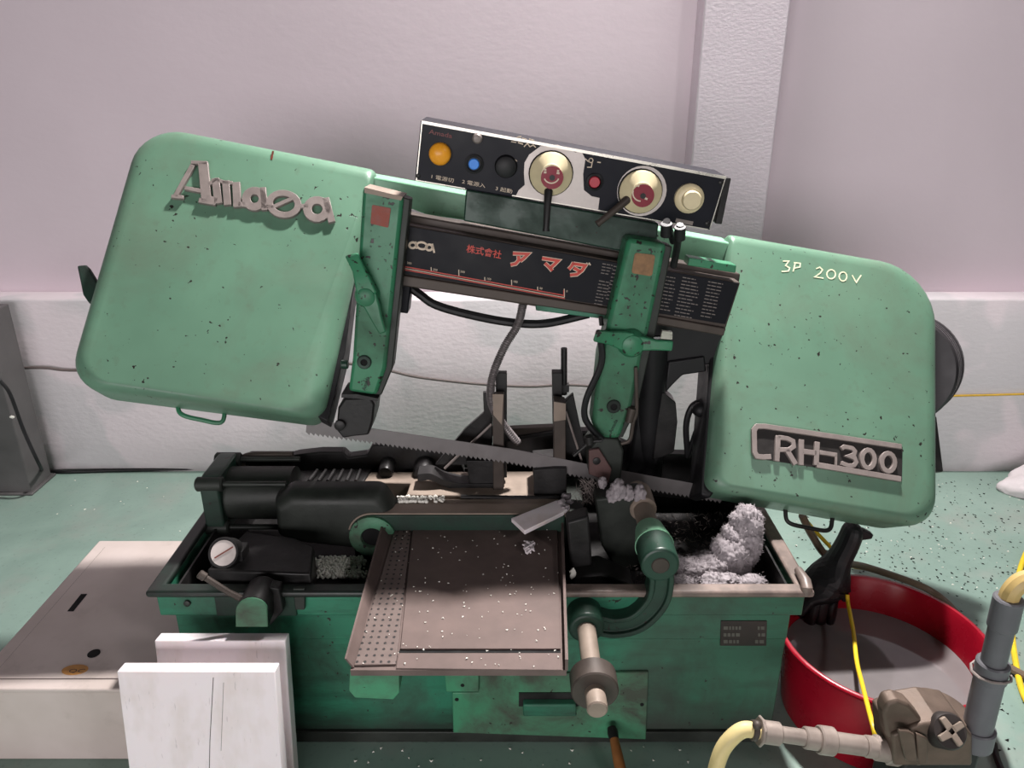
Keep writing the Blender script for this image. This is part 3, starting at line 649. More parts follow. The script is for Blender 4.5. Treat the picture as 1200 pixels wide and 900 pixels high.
# console bracket
MB().prism(tilted(650, 250, 1.90, 2), [(546, 222), (772, 262), (768, 302), (740, 297), (543, 259)], -.06, 0).build('console_bracket', 'dgreen', saw, bev=.004)
CN = tilted(660, 240, 1.86, -2)
cs = MB().prism(CN, [(493, 141), (852, 207), (832, 270), (486, 212)], -.11, 0).build('control_console', 'console', saw, bev=.003)
MB().prism(CN.off(-.03), [(849, 208), (857, 209), (846, 263), (838, 262)], -.07, 0).build('side_plate', 'oily', cs, bev=.002)
mb = MB()
mb.strokes(CN, lambda x, y: (x, y), [([(494, 143), (851, 208.5)], 3.2, 0), ([(494.5, 144), (488, 211)], 1.2, 0), ([(487, 211), (545, 221)], 1.0, 0), ([(600, 229), (830, 269)], 1.1, 0), ([(850, 209), (832, 268)], 1.0, 0)], 0, .002)
mb.build('edge_trim', 'chrome', cs)
f5 = crop(600, 160, 7.5)
MB().prism(CN, [f5(*p) for p in ((105, 320), (110, 230), (150, 160), (250, 85), (400, 72), (490, 110), (560, 140), (610, 130), (645, 200), (625, 330), (632, 470), (700, 525), (770, 540), (755, 655), (590, 620), (350, 585), (30, 528), (60, 470), (112, 425))], 0, .0012).build('bared_patch', 'wornal', cs)
def dial(name, px, r, prof, mat, par=cs, w0=0., seg=28):
    u, v = CN.off(w0).uv(*px); rr = r*CN.m(*px)
    return MB().lathe(CN, u, v, [(rr*a, w0+b) for a, b in prof], seg).build(name, mat, par)
dial('indicator_lamp', (516, 180), 12.8, [(1, 0), (1, .012), (.85, .018), (.5, .022), (.02, .024)], 'orange')
dial('bolt_head', (559.5, 162), 6, [(1, 0), (1, .006), (.7, .011), (.02, .013)], 'grey')
dial('button_ring', (555.5, 192), 11, [(1, 0), (1, .008), (.75, .010), (.68, .004)], 'black')
dial('push_button', (555.5, 192), 6.6, [(1, 0), (1, .006), (.85, .009), (.02, .009)], 'blue')
dial('push_button', (593, 195), 12.5, [(1.08, 0), (1.0, .008), (.95, .014), (.6, .018), (.02, .018)], 'black')
dial('button_ring', (696.5, 213), 10, [(1, 0), (1, .008), (.75, .010), (.68, .004)], 'black')
dial('push_button', (696.5, 213), 6.8, [(1, 0), (1, .006), (.85, .009), (.02, .009)], 'red')
for (x, y), mark, lev in (((645.5, 203), 0, [(643, 221), (641.5, 240), (640, 268)]), ((750, 224), 1, [(737, 232), (722, 245), (702, 261)])):
    if mark: dial('scale_ring', (752, 224), 29, [(1, 0), (1, .0015), (.9, .0015)], 'wornal')
    dial('knob_base', (x, y), 26.2, [(1, 0), (1, .004), (.95, .005)], 'void')
    dial('selector_dial', (x, y), 24.8, [(1, .0), (1, .012), (.9, .018), (.56, .030), (.5, .034), (.02, .034)], 'cream')
    c = (x+.8, y+2.5)
    dial('dial_insert', c, 13, [(1, .03), (1, .036), (.02, .036)], 'maroon')
    dial('dial_screw', c, 3.2, [(1, .034), (1, .038), (.02, .038)], 'oily')
    mb = MB(); PP = CN.off(.0362)
    if not mark:
        mb.strokes(PP, lambda a, b: (a, b), [(ell(c[0], c[1], 9.2, 9.2, 12, 25, 155), 1.5, 0), ([(c[0]-8.6, c[1]-6.5), (c[0]-6, c[1]-6.5)], 2.2, 0), ([(c[0]-9, c[1]-3.5), (c[0]-6, c[1]-3.5)], 2.2, 0), ([(c[0]+6.5, c[1]-5.5), (c[0]+9, c[1]-5)], 2.2, 0), ([(c[0]+6, c[1]-2.8), (c[0]+9.4, c[1]-2.3)], 2.2, 0)], 0, .0008)
    else:
        mb.strokes(PP, lambda a, b: (a, b), [(ell(c[0], c[1], 9.2, 9.2, 12, 90, 200), 1.5, 0), ([(c[0]-4, c[1]-9), (c[0]-1.5, c[1]-8.5)], 2.4, 0), ([(c[0]+5, c[1]+6), (c[0]+8, c[1]+7)], 2.4, 0)], 0, .0008)
    mb.build('dial_marks', 'paleprint', cs)
    P = [CN.off(w).hit(*q) for q, w in zip(lev, (.018, .04, .05))]
    MB().tube(P, [.0105, .0085, .0075], 12).cyl(P[2], P[2]+(P[2]-P[1]).normalized()*.006, .0085, seg=12).build('dial_lever', 'oily' if not mark else 'brown', cs)
dial('selector_dial', (807, 232), 17.2, [(1, 0), (1, .010), (.86, .016), (.66, .018)], 'cream')
dial('rotary_knob', (808, 232.5), 11.2, [(1, .01), (1, .028), (.9, .032), (.02, .032)], 'cream')
for p in ((490, 206), (845, 214), (829, 262)): dial('screw', p, 3, [(1, 0), (1, .0015), (.6, .003), (.02, .003)], 'oily', seg=12)
mb = MB()
PP = CN.off(.0)
for t_, x_, y_ in (('1 電源切', 504, 208.5), ('2 電源入', 541, 214.5), ('3 起動', 580, 222.5)):
    text(mb, PP, t_, x_, y_, 4.0, 0, .001, 1.34); mb.build('button_label', 'paleprint', cs); mb = MB()
mb.strokes(PP, lambda a, b: (a, b), [([(606, 161), (611, 160)], 1.6, 0), ([(612, 162), (616, 163), (618, 165)], 1.4, 0), ([(620, 163), (626, 165)], 1.6, 0), ([(607, 167), (613, 169)], 1.4, 0), ([(614, 172), (618, 168), (621, 172), (625, 170), (628, 173)], 1.2, 0), ([(599, 166), (605, 167)], 1.0, 0),
    ([(686, 186), (689, 189), (691, 186), (690, 190)], 1.1, 0), (ell(692.5, 188, 2.4, 2.6, 10), 1., 1), ([(694, 190), (693, 196), (688, 196)], 1.1, 0), ([(700, 190), (704, 190.5)], 1.2, 0), ([(600, 184), (606, 189)], .8, 0), ([(752, 195.5), (756, 196), (754, 199)], 1.1, 0)], 0, .001)
tag(mb.build('worn_lettering', 'paleprint', cs), kind='stuff')
mb = MB(); text(mb, PP, 'Amada', 502.5, 156.5, 5.2, 0, .001, 1.35, bold=.01)
mb.build('red_lettering', plain('faded_red_print', (112, 52, 52), .5, 0, .1, 40), cs)
mb = MB().strokes(PP, lambda a, b: (a, b), [([(792, 258), (812, 262)], 4.5, 0)], 0, .001); mb.build('legend_plate', 'grey', cs)
# arms
al = MB().prism(AR, [(425, 219), (473, 231), (452, 432), (441, 464), (408, 459), (413, 420)], -.085, 0).build('guide_arm', 'arm', saw, bev=.009, bseg=2)
ar = MB().prism(AR, [(736, 279), (782, 286), (760, 390), (752, 420), (741, 475), (726, 515), (702, 514), (694, 497), (702, 420), (711, 384)], -.085, 0).build('guide_arm', 'arm', saw, bev=.011, bseg=2)
MB().prism(AR, [(470, 230), (481, 234), (460, 432), (447, 463), (438, 463)], -.065, -.012).build('arm_side', 'oilgreen', al, bev=.003)
MB().prism(AR, [(778, 286), (788, 289), (768, 390), (760, 420), (747, 477), (730, 513), (722, 513)], -.065, -.012).build('arm_side', 'oilgreen', ar, bev=.003)
tag(al, 'left blade guide arm with red badge'); tag(ar, 'right blade guide arm with rubbed brown badge')
MB().prism(AR, [(427, 219.5), (472, 230.5), (470, 235), (427, 226)], -.08, .0015).build('bare_top', 'steel', al)
MB().prism(AR, [(436, 240), (458, 244), (455, 267), (434, 262)], 0, .002, .003).build('badge', 'badge', al)
MB().prism(AR, [(744, 296), (768, 299), (764, 324), (740, 320)], 0, .002, .006).build('badge', 'badgeb', ar)
for (x, y), par in (((427, 424), al), ((719, 476), ar)):
    u, v = AR.uv(x, y); MB().lathe(AR, u, v, [(.018, 0), (.018, .004), (.016, .006), (.009, .006), (.008, -.001)], 18).build('bolt', 'dgreen', par)
    MB().lathe(AR, u, v, [(.0085, .0), (.0085, .0035), (.001, .0035)], 12).build('bolt_socket', 'void', par)
text(mbx := MB(), AR, 'Amada', 717, 508, 4.6, 0, .0014, 1.0, slope=math.radians(80), bold=.01); mbx.build('cast_lettering', 'dgreen', ar)
text(mbx := MB(), AR, 'Amada', 428, 458, 4.6, 0, .0014, 1.0, slope=math.radians(82), bold=.01); mbx.build('cast_lettering', 'dgreen', al)
MB().cyl(AR.off(-.04).hit(408, 427), AR.off(-.04).hit(400, 427), .012, seg=12, bev=.002).build('side_bolt', 'dgreen', al)
def wing(par, hub, hr, tips, name='clamp_lever'):
    u, v = AR.uv(*hub); rr = hr*AR.m(*hub)
    mb = MB().lathe(AR, u, v, [(rr*1.15, 0), (rr*1.05, .02), (rr*.8, .034), (rr*.5, .038), (.001, .038)], 20)
    for tip, w0, w1, rise in tips:
        P0, P1 = AR.off(.02), AR.off(rise)
        c0, c1 = V(AR.off(.02).uv(*hub)), V(P1.uv(*tip)); d = (c1-c0).normalized(); nn = V((-d.y, d.x)); k = AR.m(*hub)
        rs = []
        for t, wd, w, th in ((0., w0, .02, .012), (.35, w0*.8, .022, .010), (.6, w0*.62, .03, .008), (1., w1, rise, .007)):
            c = c0+(c1-c0)*t; q = nn*wd*k/2
            rs.append([AR.p(*(c-q), w-th), AR.p(*(c+q), w-th), AR.p(*(c+q), w+th), AR.p(*(c-q), w+th)])
        mb.rings(rs)
    return mb.build(name, 'arm', par, bev=.004)
wing(al, (431, 345), 13, [((412, 298), 24, 15, .055), ((449, 390), 22, 9, .03)])
wing(ar, (739, 401), 15, [((697, 393), 25, 14, .045), ((788, 405), 20, 12, .03)])
# guide blocks gripping the blade
GP2 = AR.off(-.004)
gl = MB().prism(GP2, [(396, 478), (404, 467), (434, 466), (439, 474), (437, 493), (432, 510), (412, 512), (402, 514), (394, 504)], -.11, 0).build('guide_block', 'oily', al, bev=.005)
MB().prism(GP2.off(.004), [(400, 462), (418, 462), (443, 467), (443, 470), (418, 467), (400, 466)], -.09, 0).build('guide_shim', 'oily', al)
u, v = GP2.uv(399, 497); MB().lathe(GP2, u, v, [(.014, 0), (.014, .012), (.009, .014), (.001, .014)], 14).build('guide_bolt', 'oily', al)
gr = MB().prism(GP2, [(702, 513), (725, 515), (731, 529), (728, 560), (719, 569), (690, 556), (689, 530)], -.11, 0).build('guide_block', 'oilgreen', ar, bev=.005)
MB().prism(GP2, [(690, 528), (702, 526), (717, 550), (713, 567), (704, 561), (690, 556)], 0, .012).build('guide_plate', plain('brown_guide_plate', (88, 66, 64), .45, .2, .2, 20), ar, bev=.002)
MB().lathe(GP2.off(.012), *GP2.off(.012).uv(699, 540), [(.010, 0), (.010, .004), (.005, .005)], 12).build('guide_bolt', 'oily', ar)
# ---- blade
BL = tilted(600, 530, 1.845, 0)
top = [(368, 493), (432, 503), (600, 524), (700, 546), (850, 582)]; 
bt0, bt1 = V(BL.uv(360, 488)), V(BL.uv(850, 578))
q0, q1 = V(BL.uv(360, 502)), V(BL.uv(850, 600))
topl = [V(p) for p in BL.uvs([(360, 491), (470, 507), (600, 526), (700, 546), (770, 559), (850, 573)])]
def topv(u):
    for a, b in zip(topl, topl[1:]):
        if u <= b.x or b is topl[-1]: return a.y+(b.y-a.y)*(u-a.x)/(b.x-a.x)
ua, ub = topl[0].x, topl[-1].x; nt = 92; outl = []
bw = .046
for i in range(nt):
    u = ua+(ub-ua)*i/nt; d = (ub-ua)/nt
    outl += [(u, topv(u)-bw+.008), (u+d*.82, topv(u+d*.82)-bw), (u+d, topv(u+d)-bw+.008)]
mb = MB(); rows = []
pts = sorted(set((round(a, 6), b) for a, b in outl))
rs = []
for a, b in pts: rs.append([BL.p(a, b, .0007), BL.p(a, topv(a), .0007), BL.p(a, topv(a), -.0007), BL.p(a, b, -.0007)])
mb.rings(rs); mb.build('saw_blade', 'blade', saw, sharp=20)
# ---- hoses and dark hydraulics
P = [at_y(*q, 1.93) for q in ((476, 333), (492, 345), (512, 358), (555, 370), (600, 378), (640, 379), (690, 368))]
MB().tube(spline(P, 6), .0115).build('black_hose', 'black', saw)
P = spline([at_y(x, y, Y) for x, y, Y in ((613, 356, 1.9), (607, 380, 1.9), (592, 405, 1.89), (580, 432, 1.88), (575, 455, 1.87), (577, 475, 1.87), (588, 495, 1.88), (607, 519, 1.9))], 60)
MB().tube(P, [.0105+.0012*math.sin(i*1.3) for i in range(len(P))], 10).build('corrugated_conduit', plain('conduit_steel', (128, 122, 122), .35, .5, .2, 40), saw, sharp=60)
MB().prism(tilted(473, 350, 1.9, 4), [(455, 330), (482, 334), (478, 368), (452, 364)], -.06, 0).build('junction_box', 'console', saw, bev=.004)
MB().tube(spline([at_y(*q, 1.78) for q in ((703, 392), (705, 425), (688, 465), (685, 487), (693, 502), (706, 515))], 6), .0085).build('grease_hose', 'black', saw)
MB().tube(spline([at_y(*q, 1.80) for q in ((745, 430), (746, 480), (742, 495), (738, 515), (728, 520))], 6), .005).cyl(at_y(741, 478, 1.8), at_y(737, 494, 1.8), .011, seg=12).build('grease_pipe', 'brown', saw)
MB().tube(spline([at_y(*q, 1.74) for q in ((705, 516), (692, 518), (680, 527), (672, 534))], 6), .005).cyl(at_y(690, 511, 1.74), at_y(691, 520, 1.74), .011, seg=12).build('coolant_nozzle', 'oily', saw)
for x0, x1, y0, y1 in ((781, 790, 262, 283), (797, 790, 266, 312)):
    MB().tube(spline([at_y(x0, y0-3, 1.74), at_y((x0*2+x1)/3, (y0*2+y1)/3, 1.76), at_y((x0+2*x1)/3, (y0+2*y1)/3, 1.8), at_y(x1-1, y1, 1.82)], 5), .0085).cyl(at_y(x0, y0, 1.735), at_y(x0-.5, y0+14, 1.745), .013, seg=12).build('console_cable', 'black', saw)
MB().cyl(at_y(704, 371, 1.84), at_y(705, 381, 1.84), .006, seg=8).build('stop_bolt', 'oily', saw)
pv = MB().cyl(at_y(757, 560, 2.02), at_y(764, 395, 1.98), .046, .044, seg=24).build('lift_cylinder', 'black', saw)
MB().prism(upright(1.97), [(748, 405), (775, 405), (780, 470), (783, 500), (772, 545), (735, 560), (744, 500)], -.07, 0).build('motor_shroud', 'black', pv, bev=.008)
MB().prism(upright(1.96), [(775, 458), (784, 465), (792, 472), (794, 495), (790, 530), (765, 540)], -.06, 0, .006).build('valve_block', 'oily', pv, bev=.006)
MB().prism(upright(1.99), [(745, 372), (850, 390), (846, 425), (800, 432), (770, 428), (745, 420)], -.05, 0).build('back_plate', 'black', pv, bev=.005)
MB().prism(upright(1.98), [(783, 424), (826, 418), (828, 436), (800, 440), (788, 452), (779, 462)], -.03, 0).build('link_plate', 'black', pv, bev=.005)
MB().tube(spline([at_y(*q, 1.97) for q in ((806, 535), (804, 500), (810, 478), (822, 470), (832, 466))], 6), .009).tube([at_y(806, 535, 1.97), at_y(815, 508, 1.96), at_y(826, 484, 1.95)], .008).ball(at_y(820, 480, 1.95), .022, 2).build('loop_hose', 'black', pv)
MB().prism(upright(1.93), [(776, 388), (788, 389), (788, 398), (774, 397)], -.01, 0, .002).build('bright_fitting', 'chrome', pv)
# ============================================================ things on and about the saw
def chips(name, mat, pts, smin, smax, flat=.5):
    mb = MB()
    for p in pts:
        s = rng.uniform(smin, smax); A = Matrix.Rotation(rng.uniform(0, 6.28), 4, 'Z') @ Matrix.Rotation(rng.uniform(-.5, .5), 4, 'X')
        v = [V(p)+(A @ V(q)) for q in ((-s, -s*rng.uniform(.3, .8), 0), (s, -s*.4, 0), (s*rng.uniform(-.3, .4), s*.7, 0), (0, 0, s*flat))]
        vs = [mb.bm.verts.new(q) for q in v]
        for f_ in ((0, 2, 1), (0, 1, 3), (1, 2, 3), (2, 0, 3)): mb.bm.faces.new([vs[i] for i in f_])
    return tag(mb.build(name, mat, sharp=5), kind='stuff')
pts = []
for i in range(170):
    x, y = rng.uniform(420, 655), rng.uniform(615, 783); lo = 455-(y-610)*.26
    if x < lo+8: continue
    pts.append(at_z(x, y, .507))
tag(chips('metal_chips', 'snow', pts, .0012, .0034), 'bright chips scattered over the steel discharge tray', 'chips')
pts = [at_z(rng.uniform(930, 1200), rng.uniform(562, 700), .001) for i in range(520)]+[at_z(rng.uniform(1120, 1200), rng.uniform(700, 880), .001) for i in range(70)]
pts = [p for p in pts if (p-V((.97, 1.624, 0))).length > .3]
tag(chips('black_chips', 'void', pts, .0022, .0065, .4), 'black plastic chips scattered on the green floor right of the saw', 'chips')
pts = [at_z(rng.uniform(930, 1200), rng.uniform(562, 700), .001) for i in range(90)]+[at_z(rng.uniform(10, 250), rng.uniform(555, 640), .001) for i in range(14)]+[at_z(rng.uniform(370, 860), rng.uniform(872, 898), .001) for i in range(22)]
pts = [p for p in pts if (p-V((.97, 1.624, 0))).length > .3]
tag(chips('white_chips', 'snow', pts, .0025, .006, .4), 'white specks scattered thinly over the green floor', 'chips')
mb = MB()
for i in range(650):
    x = rng.gauss(398, 17); y = rng.uniform(652, 677)
    if not 366 < x < 432: continue
    p = at_z(x, y, .43+rng.uniform(0, .012)); mb.ball(p, rng.uniform(.003, .0055), 1)
for i in range(90):
    p = at_z(rng.uniform(466, 520), rng.uniform(582, 588), .555); mb.ball(p, rng.uniform(.003, .007), 1)
tag(mb.build('plastic_granules', 'snow', sharp=80), 'white plastic granules heaped in the trough and along the vise rail', 'granules', kind='stuff')
MB().box(-.50, -.30, 1.56, 1.70, .335, .428).build('granule_bed', 'oily', tr)
# fluffy white swarf
mb = MB()
def blob(c, r, sc):
    t = bmesh.ops.create_icosphere(mb.bm, subdivisions=5, radius=1, matrix=Matrix.Identity(4))['verts']
    for v in t:
        d = v.co.copy(); k = 1+.16*NZ.noise(d*2+V(c)*9)+.09*NZ.noise(d*7+V(c)*5)+.08*NZ.noise(d*21)+.08*NZ.noise(d*40+V(c))
        v.co = V(c)+V((d.x*r*sc[0], d.y*r*sc[1], d.z*r*sc[2]))*k
for px, py, Y, r, sc in ((874, 618, 1.69, .062, (.66, .7, 1.0)), (868, 638, 1.68, .068, (.78, .7, 1.0)), (856, 652, 1.66, .07, (.8, .7, .8)), (836, 664, 1.64, .06, (1.0, .7, .6)), (810, 668, 1.62, .04, (1.3, .8, .8)), (868, 686, 1.60, .05, (1.3, .8, .6)), (838, 686, 1.59, .05, (1.3, .7, .7)), (792, 664, 1.62, .028, (1.1, 1, .9)), (800, 684, 1.58, .03, (1.3, .8, .7))):
    blob(at_y(px, py, Y), r, sc)
sw = list(mb.bm.verts); 
for v in sw: v.co.z = max(v.co.z, .337)
for i in range(4500):
    v = rng.choice(sw); p = v.co+v.normal*.002 if v.normal.length else v.co
    s = rng.uniform(.003, .008); d = V((rng.gauss(0, 1), rng.gauss(0, 1), rng.gauss(0, 1))).normalized(); e = d.orthogonal().normalized()
    vs = [mb.bm.verts.new(q) for q in (p-d*s, p+e*s*.3, p+d*s)]; mb.bm.faces.new(vs)
tag(mb.build('swarf_heap', 'white', sharp=80), 'fluffy white plastic swarf piled in the right end of the trough', 'swarf', kind='stuff')
mb = MB()
for i in range(1500):
    x, y = rng.uniform(735, 935), rng.uniform(600, 690); p = at_z(x, y, .44+rng.uniform(-.07, -.01))
    if not (.2 < p.x < .655 and 1.54 < p.y < 2.1): continue
    s = rng.uniform(.003, .012); d = V((rng.gauss(0, 1), rng.gauss(0, 1), rng.gauss(0, .5))).normalized(); e = d.orthogonal().normalized()
    vs = [mb.bm.verts.new(q) for q in (p-d*s, p+e*s*.25, p+d*s)]; mb.bm.faces.new(vs)
tag(mb.build('dark_swarf', 'grey', sharp=10), 'dark stringy shavings on the trough bottom below the right cover', 'swarf', kind='stuff')
# white pieces round the right guide
mb = MB()
for x, y, Y, r in ((724, 574, 1.705, .024), (736, 578, 1.71, .018), (749, 579, 1.71, .021), (706, 566, 1.75, .014), (717, 580, 1.70, .018)):
    t = bmesh.ops.create_icosphere(mb.bm, subdivisions=4, radius=1)['verts']; c = at_y(x, y, Y)
    for v in t: d = v.co.copy(); v.co = c+V((d.x*.8, d.y, d.z*1.15))*r*(1+.3*NZ.noise(d*2+c*7)+.15*NZ.noise(d*6+c*7))
tag(mb.build('swarf_clump', 'white', sharp=80), 'pale swarf clump packed under the right blade guide', 'swarf', kind='stuff')
mb = MB()
for i in range(160):
    p = at_y(rng.gauss(690, 6), rng.uniform(563, 590), rng.uniform(1.74, 1.78)); s = rng.uniform(.006, .016)
    d = V((rng.gauss(0, .7), rng.gauss(0, .4), -1)).normalized(); e = d.orthogonal().normalized()
    vs = [mb.bm.verts.new(q) for q in (p-d*s, p+e*s*.15, p+d*s)]; mb.bm.faces.new(vs)
tag(mb.build('hanging_shavings', 'grey', sharp=10), 'grey curled shavings hanging below the blade left of the right guide', 'swarf', kind='stuff')
# white plastic offcut on the tray
oz = level(.556)
mb = MB().prism(oz.off(.0), [(599, 607), (652, 586), (668, 592), (660, 600), (615, 622)], -.008, .004)
oc = thing('plastic_offcut', at_z(630, 605, .548), 'white plastic offcut with a ragged end, lying over the back of the tray', 'offcut')
mb.build('slab', 'board', oc, bev=.002)
mb = MB()
for x, y, r in ((664, 582, .014), (658, 588, .012), (668, 588, .010), (662, 594, .010)):
    mb.ball(at_z(x, y, .56), r, 2, (1, 1, .6))
for v in mb.bm.verts: v.co += V((rng.uniform(-.003, .003), rng.uniform(-.003, .003), rng.uniform(-.003, .003)))
mb.build('ragged_end', 'white', oc)
mb = MB(); c = at_z(620, 642, .513)
for i in range(10):
    q = spline([c+V((rng.uniform(-.016, .016), rng.uniform(-.022, .022), rng.uniform(-.004, .012))) for _ in range(4)], 4); mb.tube(q, .0025, 5)
tag(mb.build('curled_shaving', 'cloth', sharp=80), 'small crumpled white shaving on the dark part of the tray', 'shaving')
mb = MB(); c = at_y(671, 672, 1.56); mb.ball(c, .012, 2, (.7, .5, 1.2))
for v in mb.bm.verts: v.co += V((rng.uniform(-.002, .002),)*3)
tag(mb.build('white_scrap', 'snow'), 'tiny white scrap caught between the tray and the stop rod', 'scrap')
# wooden handle leaning on the base
A, B = at_y(717, 853, 1.492), at_z(738, 955, .012)
wh = thing('hammer', B, 'wooden hammer handle leaning on the green base under the stop rod', 'hammer')
MB().tube([A+(B-A)*t for t in (.12, .35, .7, 1.)], [.011, .0135, .015, .013], 14).build('handle', 'wood', wh)
MB().tube([A, A+(B-A)*.06, A+(B-A)*.14], [.012, .014, .012], 12).build('handle_tip', 'oily', wh)
# ============================================================ tub, coolant, glove
TCX, TCY, TR, TH_ = .972, 1.628, .268, .25
tp = frame((TCX, TCY, 0), (0, 0, 1))
tub = thing('tub', (TCX, TCY, 0), 'round red plastic tub of grey coolant on the floor right of the saw', 'tub')
MB().lathe(tp, 0, 0, [(TR*.8, .002), (TR*.84, .002), (TR*.95, TH_-.015), (TR*.985, TH_-.012), (TR*1.0, TH_-.004), (TR*.99, TH_), (TR*.955, TH_), (TR*.93, TH_-.012), (TR*.82, .02), (.01, .015)], 72, True, True).build('shell', 'tub', tub, sharp=60)
tag(MB().lathe(tp, 0, 0, [(TR*.86, .07), (TR*.882, .15), (.01, .15)], 64).build('coolant', 'water'), 'still grey coolant filling the bottom of the red tub', 'liquid')
gv = thing('rubber_glove', at_y(975, 690, 1.88), 'black rubber glove hanging from under the right cover into the red tub', 'glove')
def body(nodes, edges, rad, name, par):
    me = bpy.data.meshes.new(name); lo = V(gv.location)
    me.from_pydata([V(n)-lo for n in nodes], edges, []); o = bpy.data.objects.new(name, me); COL.objects.link(o); o.parent = par
    sk = o.modifiers.new('skin', 'SKIN'); sb_ = o.modifiers.new('sub', 'SUBSURF'); sb_.levels = 2; sb_.render_levels = 2
    for i, r in enumerate(rad): me.skin_vertices[0].data[i].radius = (r, r*.7); me.skin_vertices[0].data[i].use_root = (i == 0)
    me.materials.append(M['black'])
    return o
G = [at_y(1003, 612, 1.86), at_y(996, 632, 1.86), at_y(982, 658, 1.86), at_y(968, 678, 1.85), at_y(962, 694, 1.84)]
nodes = G[:]; edges = [(0, 1), (1, 2), (2, 3), (3, 4)]; rad = [.042, .042, .046, .07, .07]
for k, (x0, x1, y1) in enumerate(((945, 934, 722), (955, 946, 738), (966, 958, 744), (977, 972, 736))):
    i = len(nodes); nodes += [at_y(x0, 704, 1.82), at_y((x0+x1)/2, (704+y1)/2+2, 1.80), at_y(x1, y1, 1.80)]
    edges += [(4, i), (i, i+1), (i+1, i+2)]; rad += [.021, .018, .013]
i = len(nodes); nodes += [at_y(988, 690, 1.83), at_y(990, 706, 1.81)]; edges += [(3, i), (i, i+1)]; rad += [.016, .013]
body(nodes, edges, rad, 'glove_skin', gv)
MB().prism(upright(1.845), [(996, 622), (1014, 622), (1024, 627), (1022, 632), (1008, 634), (998, 632)], -.02, 0).build('cuff_tab', 'black', gv, bev=.003)
# hoses behind tub
P = [at_y(935, 600, 1.95), at_y(948, 622, 1.95), at_y(962, 645, 1.95), at_y(985, 672, 1.95), at_z(1030, 690, .1), at_z(1090, 705, .03), at_z(1130, 735, .012), at_z(1165, 770, .012), at_z(1215, 805, .012)]
P = [at_y(940, 604, 1.99), at_y(952, 628, 1.99), at_y(974, 655, 1.98), at_z(1020, 666, .12), at_z(1090, 692, .016), at_z(1130, 728, .014), at_z(1165, 770, .014), at_z(1215, 800, .014)]
tag(MB().tube(spline(P, 8), .0115).build('hose', plain('brown_hose', (104, 88, 72), .5, 0, .15, 20)), 'brown hose from under the right cover passing behind the red tub', 'hose')
P = [at_y(938, 602, 2.01), at_y(955, 622, 2.01), at_y(972, 640, 2.01), at_y(985, 655, 2.0), at_z(1000, 664, .14), at_z(1030, 668, .02)]
tag(MB().tube(spline(P, 6), .006).build('cable', 'yellow'), 'short yellow cable slanting down beside the brown hose under the right cover', 'cable')
P = [at_y(993, 697, 1.80), at_y(994, 708, 1.78), at_y(1000, 740, 1.68), at_y(1004, 775, 1.56), at_y(1010, 800, 1.47), at_y(1017, 828, 1.375), at_y(1024, 855, 1.30), at_y(1030, 885, 1.28)]
tag(MB().tube(spline(P, 6), .0055).build('cable', 'yellow'), 'thin yellow cable hanging across the red tub in front of the coolant', 'cable')
P = [at_z(1206, 640, .02), at_z(1196, 665, .008), at_z(1188, 705, .008), at_z(1186, 740, .008), at_z(1191, 780, .008), at_z(1200, 815, .008), at_z(1222, 850, .008)]
tag(MB().tube(spline(P, 6), .0085).build('cable', 'yellow'), 'thick yellow cable on the floor at the right edge beside the upright pipe', 'cable')
# ============================================================ pump valve and pipes
vp = thing('pump_valve', (.84, 1.24, 0), 'dirty pump valve with a grey upright pipe and a level metal pipe, front right', 'valve')
YV = 1.22
MB().box(at_y(1062, 870, YV).x, at_y(1150, 870, YV).x, YV-.01, YV+.10, 0, at_y(1100, 868, YV).z).build('pump_stand', 'oily', vp, bev=.008)
L0 = at_y(1068, 882, YV); L1 = at_y(884, 856, YV); D = L1-L0
def seg(a, b, r, name, mat, bev=.003, s=22): return MB().cyl(L0+D*a, L0+D*b, r, seg=s, bev=bev).build(name, mat, vp)
seg(-.05, .30, .0225, 'pipe', 'pipe'); seg(.30, .66, .0205, 'pipe', 'pipe'); seg(.66, .98, .0165, 'pipe', 'pipe')
seg(.50, .60, .029, 'coupling', 'pipe'); seg(.60, .69, .0225, 'coupling', 'pipe'); seg(.84, .96, .0235, 'coupling', 'pipe'); seg(.955, .975, .031, 'coupling', 'pipe', .002, 8)
seg(.15, .24, .026, 'coupling', 'pipe'); seg(.07, .16, .032, 'union_nut', 'pipe', .003, 6)
VB = upright(YV-.035)
bdy = MB().prism(VB, [(1046, 862), (1076, 850), (1100, 846), (1130, 850), (1140, 862), (1140, 898), (1048, 898)], -.10, 0, .006).build('valve_body', 'valve', vp, bev=.010, bseg=3)
MB().prism(VB.off(-.01), [(1040, 866), (1035, 836), (1040, 824), (1052, 821), (1066, 826), (1080, 842), (1084, 868)], -.035, 0, .012).build('ear_plate', 'valve', bdy, bev=.006)
MB().prism(VB.off(.004), [(1053, 856), (1066, 858), (1072, 862), (1076, 893), (1062, 893)], 0, .012).build('flange_lug', 'valve', vp, bev=.003)
MB().prism(VB.off(.004), [(1074, 860), (1088, 866), (1087, 896), (1076, 896)], 0, .008).build('flange_lug', 'valve', vp, bev=.003)
c = at_y(1108, 856, YV-.035); hp = frame(c, V((.0, -.75, .66)))
MB().lathe(hp, 0, 0, [(.036, -.03), (.036, .012), (.032, .018), (.002, .018)], 26).build('cap', plain('dark_valve_cap', (50, 44, 42), .5, .2, .2, 20), bdy)
mb = MB()
for a in range(4):
    t = a*math.pi/2+.5; d = V((math.cos(t), math.sin(t)))
    mb.ribbon(hp, [tuple(d*.006), tuple(d*.029)], .012, .016, .026)
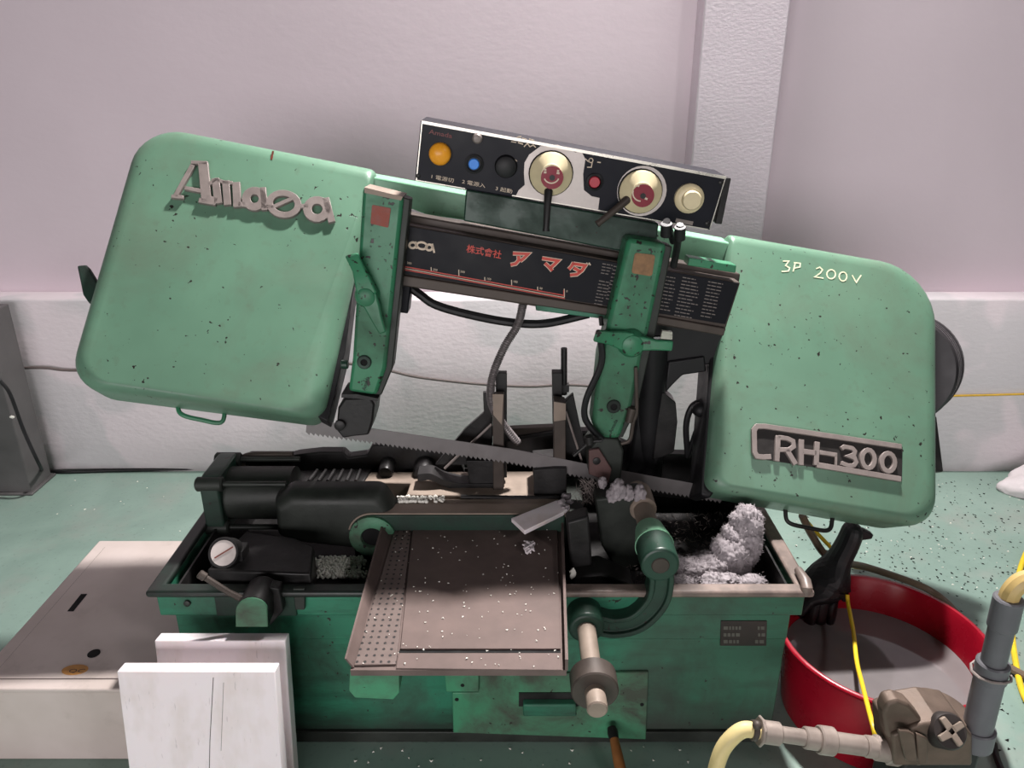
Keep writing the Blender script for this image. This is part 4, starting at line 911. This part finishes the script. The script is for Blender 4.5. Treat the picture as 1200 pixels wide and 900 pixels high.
mb.build('handle_rib', 'steel', bdy, bev=.002)
c2 = at_y(1100, 834, YV+.035); tp2 = frame(c2, V((.05, -.05, 1)))
MB().lathe(tp2, 0, 0, [(.058, -.06), (.060, -.022), (.068, -.02), (.068, -.002), (.062, .002), (.056, .002), (.054, .008), (.03, .013), (.002, .014)], 30).build('bonnet', 'valve', bdy)
T0 = at_y(1141, 872, YV); T1 = at_y(1183, 698, YV+.0); D2 = T1-T0
def up(a, b, r, name, mat='pvc', bev=.003): return MB().cyl(T0+D2*a, T0+D2*b, r, seg=24, bev=bev).build(name, mat, vp)
up(.05, .52, .0285, 'pipe'); up(.52, .93, .0235, 'pipe'); up(.0, .13, .035, 'coupling'); up(.80, .99, .027, 'coupling'); up(.46, .58, .031, 'coupling')
MB().tube(ell3 := [T0+D2*.51+V((.036*math.cos(k*.6), .036*math.sin(k*.6), .003*math.sin(k))) for k in range(11)], .003, 6).build('wire_clip', 'grey', vp)
P = [T1-D2*.06, T1+V((.002, 0, .012)), T1+V((.022, .0, .036)), T1+V((.07, .0, .04)), T1+V((.16, .0, .034))]
tag(MB().tube(spline(P, 6), .0185).build('hose', plain('clear_yellow_hose', (186, 160, 104), .35, 0, .12, 20)), 'yellowish hose bending out of the upright grey pipe at the right edge', 'hose')
E1 = L0+D*.97
hs2 = thing('hose', at_y(850, 900, 1.2), 'cream printed hose curving down from the level pipe at the bottom edge', 'hose')
P = spline([E1, at_y(872, 855, YV), at_y(858, 864, YV-.005), at_y(846, 880, YV-.01), at_y(838, 905, YV-.02), at_y(832, 940, YV-.03)], 8)
MB().tube(P, .0165, 16).build('tube', 'hose', hs2)
MB().cyl(L0+D*.985, L0+D*1.02, .021, seg=14, bev=.002).ball(L0+D*1.0+V((0, -.01, .024)), .01, 2).build('hose_clamp', 'brown', hs2)
tag(MB().tube(spline([at_z(1165, 872, .012), at_z(1168, 888, .012), at_z(1178, 912, .012)], 4), .008).build('hose', 'black'), 'short black hose on the floor behind the upright grey pipe', 'hose')
